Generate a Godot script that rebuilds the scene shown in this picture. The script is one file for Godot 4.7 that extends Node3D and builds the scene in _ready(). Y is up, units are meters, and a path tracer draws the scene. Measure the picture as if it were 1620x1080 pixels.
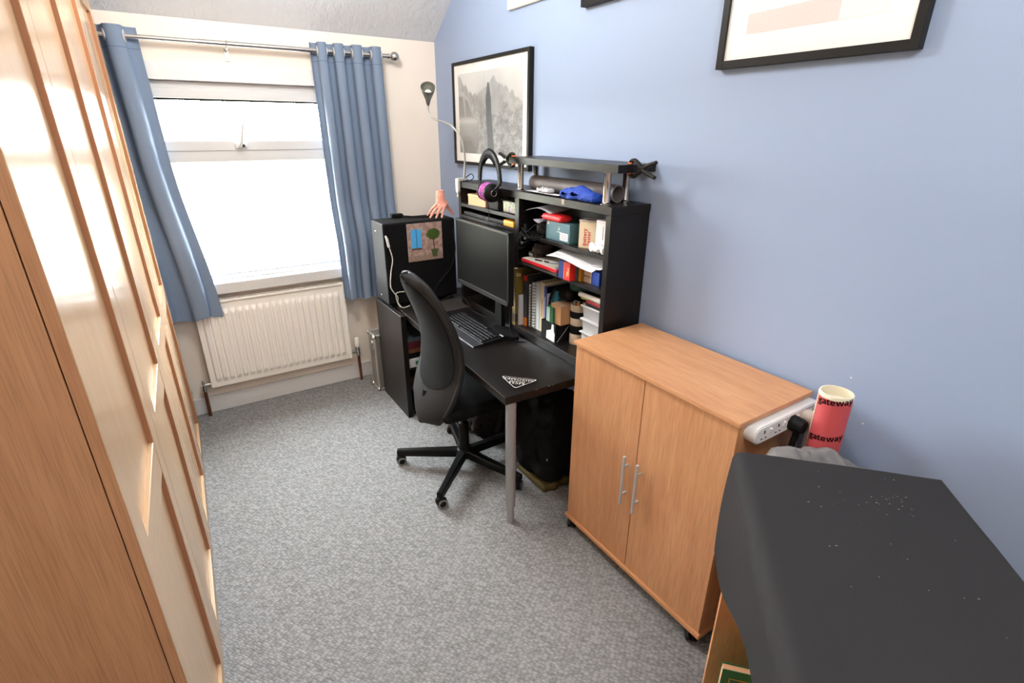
extends Node3D
# A small home office seen from a high corner: wardrobe, window with curtains, black desk with hutch, beech cupboard.

var M := {}
var rng := RandomNumberGenerator.new()
const WX := 1.815   # blue wall
const ZW := -3.878  # window wall
const FILL_LAMPS := [Vector3(0.60, 2.80, -2.38), Vector3(0.72, 2.78, 0.10)]   # centres of the added fill globes, out of view
const FILL_LAMP_E := [1.95, 1.4]

func _ready() -> void:
	rng.seed = 7
	setup_camera_and_light()
	make_materials()
	build_room()
	build_window()
	build_outside()
	build_radiator()
	build_curtains()
	build_wardrobe()
	build_pictures()
	build_desk()
	build_pedestal()
	build_hutch()
	build_monitor_and_desk_things()
	build_tower()
	build_hand()
	build_hutch_things()
	build_top_things()
	build_chair()
	build_cabinet()
	build_corner_things()
	build_bookcase()
	build_floor_bags()

func setup_camera_and_light() -> void:
	var cam := Camera3D.new()
	cam.name = "camera"
	cam.fov = rad_to_deg(2.0 * atan(540.0 / 815.05))
	cam.near = 0.02
	cam.far = 200.0
	add_child(cam)
	var pit := -0.389
	var yaw := 0.5708
	var rol := 0.0038
	var fwd := Vector3(sin(yaw) * cos(pit), sin(pit), -cos(yaw) * cos(pit))
	var rt := Vector3(cos(yaw), 0, sin(yaw))
	var up := rt.cross(fwd)
	var r2 := rt * cos(rol) + up * sin(rol)
	var u2 := up * cos(rol) - rt * sin(rol)
	cam.transform = Transform3D(Basis(r2, u2, -fwd), Vector3(0, 1.8747, 0))
	cam.current = true

	var we := WorldEnvironment.new()
	we.name = "world_environment"
	var e := Environment.new()
	e.background_mode = Environment.BG_SKY
	var sm := ProceduralSkyMaterial.new()
	sm.sky_top_color = Color(0.86, 0.89, 0.91)
	sm.sky_horizon_color = Color(0.97, 0.97, 0.955)
	sm.ground_horizon_color = Color(0.80, 0.80, 0.76)
	sm.ground_bottom_color = Color(0.42, 0.42, 0.38)
	sm.sky_energy_multiplier = 6.6
	sm.ground_energy_multiplier = 3.0
	var sky := Sky.new()
	sky.sky_material = sm
	e.sky = sky
	e.tonemap_mode = Environment.TONE_MAPPER_LINEAR
	e.tonemap_exposure = 1.04
	e.sdfgi_enabled = true
	e.ssao_enabled = true
	e.ssil_enabled = true
	we.environment = e
	add_child(we)

	var sun := DirectionalLight3D.new()
	sun.name = "sun"
	sun.light_color = Color(1.0, 0.96, 0.88)
	sun.light_energy = 2.6
	sun.light_angular_distance = 0.6
	sun.shadow_enabled = true
	add_child(sun)
	sun.look_at_from_position(Vector3.ZERO, Vector3(-0.35, -1.0, -0.75))

	# two fill lights added out of view above, each inside a glowing globe
	for i in 2:
		var ol := OmniLight3D.new()
		ol.name = "added_fill_light" if i == 0 else "added_fill_light_001"
		ol.light_color = Color(1.0, 0.985, 0.965)
		ol.light_energy = FILL_LAMP_E[i]
		ol.light_size = 0.19
		ol.omni_range = 14.0
		ol.omni_attenuation = 2.0
		ol.shadow_enabled = true
		add_child(ol)
		ol.position = FILL_LAMPS[i]

# ------------------------------------------------------------------ mesh helpers
func S() -> SurfaceTool:
	var st := SurfaceTool.new()
	st.begin(Mesh.PRIMITIVE_TRIANGLES)
	return st

func vv(st: SurfaceTool, p: Vector3, n: Vector3, uv: Vector2) -> void:
	st.set_normal(n)
	st.set_uv(uv)
	st.add_vertex(p)

func tri(st: SurfaceTool, a: Vector3, b: Vector3, c: Vector3, na: Vector3, nb: Vector3, nc: Vector3, ua := Vector2.ZERO, ub := Vector2.ZERO, uc := Vector2.ZERO) -> void:
	if (b - a).cross(c - a).dot(na + nb + nc) < 0.0:
		vv(st, a, na, ua); vv(st, b, nb, ub); vv(st, c, nc, uc)
	else:
		vv(st, a, na, ua); vv(st, c, nc, uc); vv(st, b, nb, ub)

func quad(st: SurfaceTool, p: Array, n: Array, uv: Array) -> void:
	tri(st, p[0], p[1], p[2], n[0], n[1], n[2], uv[0], uv[1], uv[2])
	tri(st, p[0], p[2], p[3], n[0], n[2], n[3], uv[0], uv[2], uv[3])

# rounded or sharp box; g = axis the grain runs along; UVs in metres (u along the grain)
func box(st: SurfaceTool, c: Vector3, s: Vector3, r := 0.0, xf := Transform3D.IDENTITY, g := 1) -> void:
	var h := s * 0.5
	r = minf(r, minf(h.x, minf(h.y, h.z)) * 0.98)
	var uo := Vector2(rng.randf(), rng.randf())
	for ax in 3:
		var a1 := (ax + 1) % 3
		var a2 := (ax + 2) % 3
		var k1 := [-h[a1], h[a1]] if r <= 0.0 else [-h[a1], -h[a1] + r, h[a1] - r, h[a1]]
		var k2 := [-h[a2], h[a2]] if r <= 0.0 else [-h[a2], -h[a2] + r, h[a2] - r, h[a2]]
		for sg in [-1.0, 1.0]:
			var P := []
			var N := []
			var U := []
			for i in k1.size():
				for j in k2.size():
					var p := Vector3.ZERO
					p[ax] = h[ax] * sg
					p[a1] = k1[i]
					p[a2] = k2[j]
					var n := Vector3.ZERO
					n[ax] = sg
					if r > 0.0:
						var q := Vector3(clampf(p.x, -h.x + r, h.x - r), clampf(p.y, -h.y + r, h.y - r), clampf(p.z, -h.z + r, h.z - r))
						n = (p - q).normalized()
						p = q + n * r
					P.append(xf * (c + p))
					N.append((xf.basis * n).normalized())
					var gu := a1
					var gv := a2
					if g == a2:
						gu = a2
						gv = a1
					U.append(Vector2(p[gu], p[gv]) + uo)
			var m := k2.size()
			for i in k1.size() - 1:
				for j in m - 1:
					var ids := [i * m + j, (i + 1) * m + j, (i + 1) * m + j + 1, i * m + j + 1]
					quad(st, [P[ids[0]], P[ids[1]], P[ids[2]], P[ids[3]]], [N[ids[0]], N[ids[1]], N[ids[2]], N[ids[3]]], [U[ids[0]], U[ids[1]], U[ids[2]], U[ids[3]]])

func bx(st: SurfaceTool, lo: Vector3, hi: Vector3, r := 0.0, g := 1) -> void:
	box(st, (lo + hi) * 0.5, (hi - lo).abs(), r, Transform3D.IDENTITY, g)

# lathe round local y: prof is a list of (radius, y)
func lathe(st: SurfaceTool, prof: Array, seg := 24, xf := Transform3D.IDENTITY) -> void:
	var n := prof.size()
	var sn := []
	for i in n - 1:
		var d: Vector2 = prof[i + 1] - prof[i]
		sn.append(Vector2(d.y, -d.x).normalized() if d.length() > 1e-9 else Vector2(1, 0))
	for i in n - 1:
		var na: Vector2 = sn[i]
		var nb: Vector2 = sn[i]
		if i > 0 and sn[i - 1].dot(sn[i]) > 0.6:
			na = (sn[i - 1] + sn[i]).normalized()
		if i < n - 2 and sn[i + 1].dot(sn[i]) > 0.6:
			nb = (sn[i + 1] + sn[i]).normalized()
		for k in seg:
			var a := TAU * k / seg
			var b := TAU * (k + 1) / seg
			var ca := Vector3(cos(a), 0, sin(a))
			var cb := Vector3(cos(b), 0, sin(b))
			var p0: Vector3 = ca * prof[i].x + Vector3(0, prof[i].y, 0)
			var p1: Vector3 = cb * prof[i].x + Vector3(0, prof[i].y, 0)
			var p2: Vector3 = cb * prof[i + 1].x + Vector3(0, prof[i + 1].y, 0)
			var p3: Vector3 = ca * prof[i + 1].x + Vector3(0, prof[i + 1].y, 0)
			var n0 := (xf.basis * (ca * na.x + Vector3(0, na.y, 0))).normalized()
			var n1 := (xf.basis * (cb * na.x + Vector3(0, na.y, 0))).normalized()
			var n2 := (xf.basis * (cb * nb.x + Vector3(0, nb.y, 0))).normalized()
			var n3 := (xf.basis * (ca * nb.x + Vector3(0, nb.y, 0))).normalized()
			var u0 := float(k) / seg
			var u1 := float(k + 1) / seg
			var v0 := float(i) / (n - 1)
			var v1 := float(i + 1) / (n - 1)
			if prof[i + 1].x > 1e-6:
				tri(st, xf * p0, xf * p2, xf * p3, n0, n2, n3, Vector2(u0, v0), Vector2(u1, v1), Vector2(u0, v1))
			if prof[i].x > 1e-6:
				tri(st, xf * p0, xf * p1, xf * p2, n0, n1, n2, Vector2(u0, v0), Vector2(u1, v0), Vector2(u1, v1))

func frame_to(p: Vector3, dir: Vector3) -> Transform3D:   # local y along dir
	var y := dir.normalized()
	var x := y.cross(Vector3(0, 0, 1)) if absf(y.z) < 0.9 else y.cross(Vector3(1, 0, 0))
	x = x.normalized()
	return Transform3D(Basis(x, y, x.cross(y)), p)

func cyl(st: SurfaceTool, a: Vector3, b: Vector3, r: float, seg := 18, r2 := -1.0) -> void:
	var l := (b - a).length()
	if r2 < 0.0:
		r2 = r
	lathe(st, [Vector2(0, 0), Vector2(r, 0), Vector2(r2, l), Vector2(0, l)], seg, frame_to(a, b - a))

func ring(st: SurfaceTool, R: float, r: float, xf: Transform3D, seg := 24, sub := 8) -> void:
	var p := []
	for i in sub + 1:
		var a := -TAU * i / sub
		p.append(Vector2(R + r * cos(a), -r * sin(a)))
	lathe(st, p, seg, xf)

# smooth a polyline (Catmull-Rom)
func smooth(pts: Array, k := 6) -> Array:
	var o := []
	var n := pts.size()
	for i in n - 1:
		var p0: Vector3 = pts[maxi(i - 1, 0)]
		var p1: Vector3 = pts[i]
		var p2: Vector3 = pts[i + 1]
		var p3: Vector3 = pts[mini(i + 2, n - 1)]
		for j in k:
			var t := float(j) / k
			o.append(0.5 * (2.0 * p1 + (p2 - p0) * t + (2.0 * p0 - 5.0 * p1 + 4.0 * p2 - p3) * t * t + (3.0 * p1 - p0 - 3.0 * p2 + p3) * t * t * t))
	o.append(pts[n - 1])
	return o

func tube(st: SurfaceTool, pts: Array, r: Variant, seg := 10, flat := 1.0) -> void:
	var n := pts.size()
	var tn: Vector3 = (pts[1] - pts[0]).normalized()
	var x := tn.cross(Vector3(0, 1, 0))
	if x.length() < 0.1:
		x = tn.cross(Vector3(1, 0, 0))
	x = x.normalized()
	var rows := []
	var nrm := []
	for i in n:
		var t: Vector3 = (pts[mini(i + 1, n - 1)] - pts[maxi(i - 1, 0)]).normalized()
		x = (x - t * x.dot(t)).normalized()
		var y := t.cross(x)
		var ri: float = r[i] if r is Array else r
		var row := []
		var nr := []
		for k in seg:
			var a := TAU * k / seg
			row.append(pts[i] + x * (cos(a) * ri) + y * (sin(a) * ri * flat))
			nr.append((x * cos(a) * flat + y * sin(a)).normalized())
		rows.append(row)
		nrm.append(nr)
	for i in n - 1:
		for k in seg:
			var l := (k + 1) % seg
			quad(st, [rows[i][k], rows[i][l], rows[i + 1][l], rows[i + 1][k]], [nrm[i][k], nrm[i][l], nrm[i + 1][l], nrm[i + 1][k]], [Vector2(float(k) / seg, i * 0.02), Vector2(float(k + 1) / seg, i * 0.02), Vector2(float(k + 1) / seg, i * 0.02 + 0.02), Vector2(float(k) / seg, i * 0.02 + 0.02)])
	for e in 2:
		var i := 0 if e == 0 else n - 1
		var nn: Vector3 = (pts[0] - pts[1]).normalized() if e == 0 else (pts[n - 1] - pts[n - 2]).normalized()
		for k in seg:
			tri(st, pts[i], rows[i][k], rows[i][(k + 1) % seg], nn, nn, nn)

# a sheet with thickness: f(s, t) -> Vector3, s and t in 0..1
func sheet(st: SurfaceTool, f: Callable, nu: int, nv: int, th: float, uvs := Vector2(1, 1)) -> void:
	var P := []
	for i in nu + 1:
		var row := []
		for j in nv + 1:
			row.append(f.call(float(i) / nu, float(j) / nv))
		P.append(row)
	var A := []
	var B := []
	var N := []
	for i in nu + 1:
		var ra := []
		var rb := []
		var rn := []
		for j in nv + 1:
			var du: Vector3 = P[mini(i + 1, nu)][j] - P[maxi(i - 1, 0)][j]
			var dv: Vector3 = P[i][mini(j + 1, nv)] - P[i][maxi(j - 1, 0)]
			var n := du.cross(dv).normalized()
			rn.append(n)
			ra.append(P[i][j] + n * th * 0.5)
			rb.append(P[i][j] - n * th * 0.5)
		A.append(ra)
		B.append(rb)
		N.append(rn)
	for i in nu:
		for j in nv:
			var uv := [Vector2(float(i) / nu, float(j) / nv) * uvs, Vector2(float(i + 1) / nu, float(j) / nv) * uvs, Vector2(float(i + 1) / nu, float(j + 1) / nv) * uvs, Vector2(float(i) / nu, float(j + 1) / nv) * uvs]
			quad(st, [A[i][j], A[i + 1][j], A[i + 1][j + 1], A[i][j + 1]], [N[i][j], N[i + 1][j], N[i + 1][j + 1], N[i][j + 1]], uv)
			quad(st, [B[i][j], B[i + 1][j], B[i + 1][j + 1], B[i][j + 1]], [-N[i][j], -N[i + 1][j], -N[i + 1][j + 1], -N[i][j + 1]], uv)
	var z := Vector2.ZERO
	for e in 2:
		var j := 0 if e == 0 else nv
		for i in nu:
			var o: Vector3 = (P[i][j] - P[i][1 if e == 0 else nv - 1]).normalized()
			quad(st, [A[i][j], A[i + 1][j], B[i + 1][j], B[i][j]], [o, o, o, o], [z, z, z, z])
		var ii := 0 if e == 0 else nu
		for jj in nv:
			var o2: Vector3 = (P[ii][jj] - P[1 if e == 0 else nu - 1][jj]).normalized()
			quad(st, [A[ii][jj], A[ii][jj + 1], B[ii][jj + 1], B[ii][jj]], [o2, o2, o2, o2], [z, z, z, z])

# polygon in local xy pushed along local z from 0 to d
func prism(st: SurfaceTool, poly: Array, d: float, xf := Transform3D.IDENTITY, smooth_sides := false) -> void:
	var pp := PackedVector2Array(poly)
	if Geometry2D.is_polygon_clockwise(pp):
		pp.reverse()
	var idx := Geometry2D.triangulate_polygon(pp)
	for s in 2:
		var n := (xf.basis * Vector3(0, 0, 1 if s else -1)).normalized()
		for t in range(0, idx.size(), 3):
			var q := []
			for k in 3:
				var p := pp[idx[t + k]]
				q.append(xf * Vector3(p.x, p.y, d if s else 0.0))
			tri(st, q[0], q[1], q[2], n, n, n, pp[idx[t]], pp[idx[t + 1]], pp[idx[t + 2]])
	var m := pp.size()
	var en := []
	for i in m:
		var e := pp[(i + 1) % m] - pp[i]
		en.append(Vector3(e.y, -e.x, 0).normalized())
	for i in m:
		var a := pp[i]
		var b := pp[(i + 1) % m]
		var n0: Vector3 = en[i]
		var n1: Vector3 = en[i]
		if smooth_sides:
			n0 = (en[i] + en[(i + m - 1) % m]).normalized()
			n1 = (en[i] + en[(i + 1) % m]).normalized()
		n0 = (xf.basis * n0).normalized()
		n1 = (xf.basis * n1).normalized()
		var l := (b - a).length()
		quad(st, [xf * Vector3(a.x, a.y, 0), xf * Vector3(b.x, b.y, 0), xf * Vector3(b.x, b.y, d), xf * Vector3(a.x, a.y, d)], [n0, n1, n1, n0], [Vector2(0, 0), Vector2(l, 0), Vector2(l, d), Vector2(0, d)])

# surface nets over a signed distance function
func nets(st: SurfaceTool, lo: Vector3, hi: Vector3, h: float, f: Callable) -> void:
	var nx := int(ceil((hi.x - lo.x) / h)) + 1
	var ny := int(ceil((hi.y - lo.y) / h)) + 1
	var nz := int(ceil((hi.z - lo.z) / h)) + 1
	var D := PackedFloat32Array()
	D.resize(nx * ny * nz)
	for i in nx:
		for j in ny:
			for k in nz:
				D[(i * ny + j) * nz + k] = f.call(lo + Vector3(i, j, k) * h)
	var V := {}
	var Nn := {}
	var off := [0, 1, nz, nz + 1, ny * nz, ny * nz + 1, ny * nz + nz, ny * nz + nz + 1]
	var co := [Vector3(0, 0, 0), Vector3(0, 0, 1), Vector3(0, 1, 0), Vector3(0, 1, 1), Vector3(1, 0, 0), Vector3(1, 0, 1), Vector3(1, 1, 0), Vector3(1, 1, 1)]
	var ed := [[0, 1], [2, 3], [4, 5], [6, 7], [0, 2], [1, 3], [4, 6], [5, 7], [0, 4], [1, 5], [2, 6], [3, 7]]
	for i in nx - 1:
		for j in ny - 1:
			for k in nz - 1:
				var b := (i * ny + j) * nz + k
				var neg := 0
				for q in 8:
					if D[b + off[q]] < 0.0:
						neg += 1
				if neg == 0 or neg == 8:
					continue
				var s := Vector3.ZERO
				var c := 0
				for e in ed:
					var da := D[b + off[e[0]]]
					var db := D[b + off[e[1]]]
					if (da < 0.0) != (db < 0.0):
						s += co[e[0]].lerp(co[e[1]], da / (da - db))
						c += 1
				var p := lo + (Vector3(i, j, k) + s / c) * h
				V[b] = p
				var ep := h * 0.5
				Nn[b] = Vector3(f.call(p + Vector3(ep, 0, 0)) - f.call(p - Vector3(ep, 0, 0)), f.call(p + Vector3(0, ep, 0)) - f.call(p - Vector3(0, ep, 0)), f.call(p + Vector3(0, 0, ep)) - f.call(p - Vector3(0, 0, ep))).normalized()
	var st3 := [ny * nz, nz, 1]
	for i in range(1, nx - 1):
		for j in range(1, ny - 1):
			for k in range(1, nz - 1):
				var b := (i * ny + j) * nz + k
				for ax in 3:
					if (D[b] < 0.0) == (D[b + st3[ax]] < 0.0):
						continue
					var s1: int = st3[(ax + 1) % 3]
					var s2: int = st3[(ax + 2) % 3]
					var c := [b, b - s1, b - s1 - s2, b - s2]
					if V.has(c[0]) and V.has(c[1]) and V.has(c[2]) and V.has(c[3]):
						var uv := []
						for q in 4:
							var w: Vector3 = V[c[q]]
							uv.append(Vector2(w.x + w.z, w.y))
						quad(st, [V[c[0]], V[c[1]], V[c[2]], V[c[3]]], [Nn[c[0]], Nn[c[1]], Nn[c[2]], Nn[c[3]]], uv)

func cap_d(p: Vector3, a: Vector3, b: Vector3, ra: float, rb: float) -> float:
	var ab := b - a
	var t := clampf((p - a).dot(ab) / ab.dot(ab), 0.0, 1.0)
	return (p - a - ab * t).length() - lerpf(ra, rb, t)

func smin(a: float, b: float, k: float) -> float:
	var h := maxf(k - absf(a - b), 0.0) / k
	return minf(a, b) - h * h * k * 0.25

func rbox_d(p: Vector3, c: Vector3, h: Vector3, r: float) -> float:
	var q := (p - c).abs() - h + Vector3.ONE * r
	return Vector3(maxf(q.x, 0), maxf(q.y, 0), maxf(q.z, 0)).length() + minf(maxf(q.x, maxf(q.y, q.z)), 0.0) - r

# ------------------------------------------------------------------ object helpers
var used := {}
func numbered(n: String) -> String:
	if not used.has(n):
		used[n] = 0
		return n
	used[n] += 1
	return "%s_%03d" % [n, used[n]]

func ob(called: String, st: SurfaceTool, m: Material, parent: Node = null) -> MeshInstance3D:
	var o := MeshInstance3D.new()
	o.mesh = st.commit()
	o.material_override = m
	o.cast_shadow = GeometryInstance3D.SHADOW_CASTING_SETTING_ON
	if parent == null:
		o.name = numbered(called)
		add_child(o)
	else:
		o.name = called
		parent.add_child(o, true)
	return o

func tag(o: Node, label: String, cat: String, group := "") -> Node:
	o.set_meta("label", label)
	o.set_meta("category", cat)
	if group != "":
		o.set_meta("group", group)
	return o

func thing(called: String, label: String, cat: String, at := Vector3.ZERO, turn := 0.0, group := "") -> Node3D:
	var o := Node3D.new()
	o.name = numbered(called)
	add_child(o)
	o.position = at
	o.rotation.y = turn
	tag(o, label, cat, group)
	return o

func struct(called: String, st: SurfaceTool, m: Material) -> MeshInstance3D:
	var o := ob(called, st, m)
	o.set_meta("kind", "structure")
	return o

func copy(o: Node, label: String, group := "") -> Node3D:
	var c: Node3D = o.duplicate()
	c.name = numbered(String(o.name))
	add_child(c)
	c.set_meta("label", label)
	if group != "":
		c.set_meta("group", group)
	return c

func part_box(called: String, lo: Vector3, hi: Vector3, m: Material, parent: Node, r := 0.0015, g := 1) -> MeshInstance3D:
	var st := S()
	bx(st, lo, hi, r, g)
	return ob(called, st, m, parent)

# lettering: local x along the line, y up, z out of the face; centred on xf
func letters(called: String, text: String, height: float, xf: Transform3D, m: Material, parent: Node, depth := 0.0012, bold := true, serif := false) -> MeshInstance3D:
	var tm := TextMesh.new()
	var f := SystemFont.new()
	f.font_names = PackedStringArray(["Droid Serif" if serif else "Droid Sans"])
	f.font_weight = 700 if bold else 400
	tm.font = f
	tm.text = text
	tm.font_size = 48
	tm.pixel_size = height / 35.0
	tm.depth = depth
	tm.curve_step = 2.0
	var o := MeshInstance3D.new()
	o.mesh = tm
	o.material_override = m
	o.name = called
	o.transform = xf
	parent.add_child(o, true)
	return o

# a picture on a thin card: local x right, y up, z out of the face, centred
func print_quad(st: SurfaceTool, w: float, h: float, z := 0.0) -> void:
	var n := Vector3(0, 0, 1)
	quad(st, [Vector3(-w / 2, -h / 2, z), Vector3(w / 2, -h / 2, z), Vector3(w / 2, h / 2, z), Vector3(-w / 2, h / 2, z)], [n, n, n, n], [Vector2(0, 1), Vector2(1, 1), Vector2(1, 0), Vector2(0, 0)])

# ------------------------------------------------------------------ materials
func mt(c: Color, rough := 0.6, metal := 0.0) -> StandardMaterial3D:
	var key := "%s|%.2f|%.2f" % [c.to_html(), rough, metal]
	if M.has(key):
		return M[key]
	var m := StandardMaterial3D.new()
	m.albedo_color = c
	m.roughness = rough
	m.metallic = metal
	if c.v < 0.2 and rough > 0.2:
		m.metallic_specular = 0.28
	M[key] = m
	return m

func cp_alpha(a: float) -> StandardMaterial3D:
	var m := StandardMaterial3D.new()
	m.transparency = BaseMaterial3D.TRANSPARENCY_ALPHA
	m.albedo_color = Color(0.86, 0.88, 0.90, a)
	m.roughness = 0.15
	return m

func nz(seed: int, freq: float, type := FastNoiseLite.TYPE_SIMPLEX_SMOOTH, oct := 3) -> FastNoiseLite:
	var n := FastNoiseLite.new()
	n.seed = seed
	n.frequency = freq
	n.noise_type = type
	n.fractal_octaves = oct
	return n

func seamless(n: FastNoiseLite, w: int, h: int, tw: int, th: int) -> Image:
	var im := n.get_seamless_image(w, h)
	im.convert(Image.FORMAT_L8)
	if tw != w or th != h:
		im.resize(tw, th, Image.INTERPOLATE_CUBIC)
	return im

# wood veneer, grain along u. c1 light, c2 dark
func wood(c1: Color, c2: Color, seed: int, rough: float, tile_u: float, tile_v: float, pore := 0.25, spec := 0.5) -> StandardMaterial3D:
	var W := 512
	var a := seamless(nz(seed, 0.020), 48, 256, W, W).get_data()
	var b := seamless(nz(seed + 1, 0.060, FastNoiseLite.TYPE_SIMPLEX, 2), 64, 512, W, W).get_data()
	var c := seamless(nz(seed + 2, 0.16, FastNoiseLite.TYPE_SIMPLEX, 1), 56, 512, W, W).get_data()
	var out := PackedByteArray()
	out.resize(W * W * 3)
	for i in W * W:
		var t := clampf((a[i] - 128) / 170.0 * 0.5 + (b[i] - 128) / 255.0 * 0.55 + 0.45, 0.0, 1.0)
		var p := clampf((c[i] - 150) / 60.0, 0.0, 1.0) * pore
		var q := c1.lerp(c2, t) * (1.0 - p)
		out[i * 3] = int(clampf(q.r, 0, 1) * 255)
		out[i * 3 + 1] = int(clampf(q.g, 0, 1) * 255)
		out[i * 3 + 2] = int(clampf(q.b, 0, 1) * 255)
	var im := Image.create_from_data(W, W, false, Image.FORMAT_RGB8, out)
	var m := StandardMaterial3D.new()
	m.albedo_texture = ImageTexture.create_from_image(im)
	m.uv1_scale = Vector3(1.0 / tile_u, 1.0 / tile_v, 1)
	m.roughness = rough
	m.metallic_specular = spec
	return m

func bumpy(m: StandardMaterial3D, n: FastNoiseLite, strength: float, per_m: float, size := 512, world := true) -> StandardMaterial3D:
	var im := n.get_seamless_image(size, size)
	im.convert(Image.FORMAT_RGBA8)
	im.bump_map_to_normal_map(strength)
	m.normal_enabled = true
	m.normal_texture = ImageTexture.create_from_image(im)
	m.uv1_triplanar = true
	m.uv1_world_triplanar = world
	m.uv1_scale = Vector3.ONE * per_m
	return m

func carpet_material() -> StandardMaterial3D:
	var W := 1024
	var cd := nz(11, 0.072, FastNoiseLite.TYPE_CELLULAR, 1)
	cd.fractal_type = FastNoiseLite.FRACTAL_NONE
	cd.cellular_return_type = FastNoiseLite.RETURN_DISTANCE
	cd.cellular_jitter = 0.55
	var cv := nz(11, 0.072, FastNoiseLite.TYPE_CELLULAR, 1)
	cv.fractal_type = FastNoiseLite.FRACTAL_NONE
	cv.cellular_return_type = FastNoiseLite.RETURN_CELL_VALUE
	cv.cellular_jitter = 0.55
	var d := seamless(cd, W, W / 2, W, W)
	var v := seamless(cv, W, W / 2, W, W).get_data()
	var l := seamless(nz(14, 0.012), W, W, W, W).get_data()
	var fi := seamless(nz(15, 0.22, FastNoiseLite.TYPE_SIMPLEX, 2), W, W, W, W).get_data()
	var dd := d.get_data()
	var out := PackedByteArray()
	out.resize(W * W * 3)
	var hh := PackedByteArray()
	hh.resize(W * W)
	for i in W * W:
		var hgt := 1.0 - dd[i] / 255.0
		var t := 0.458 + 0.10 * (v[i] / 255.0) + 0.16 * (hgt - 0.5) + 0.04 * (l[i] / 255.0 - 0.5) + 0.16 * (fi[i] / 255.0 - 0.5)  # gaps between tufts are darkened in the colour, shade painted in
		out[i * 3] = int(clampf(t * 1.0, 0, 1) * 255)
		out[i * 3 + 1] = int(clampf(t * 0.998, 0, 1) * 255)
		out[i * 3 + 2] = int(clampf(t * 0.998, 0, 1) * 255)
		hh[i] = int(clampf(hgt * 0.8 + 0.2 * fi[i] / 255.0, 0, 1) * 255)
	var m := StandardMaterial3D.new()
	m.albedo_texture = ImageTexture.create_from_image(Image.create_from_data(W, W, false, Image.FORMAT_RGB8, out))
	var him := Image.create_from_data(W, W, false, Image.FORMAT_L8, hh)
	him.convert(Image.FORMAT_RGBA8)
	him.bump_map_to_normal_map(5.0)
	m.normal_enabled = true
	m.normal_texture = ImageTexture.create_from_image(him)
	m.roughness = 1.0
	m.metallic_specular = 0.1
	m.uv1_scale = Vector3.ONE * 1.5
	return m

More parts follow.
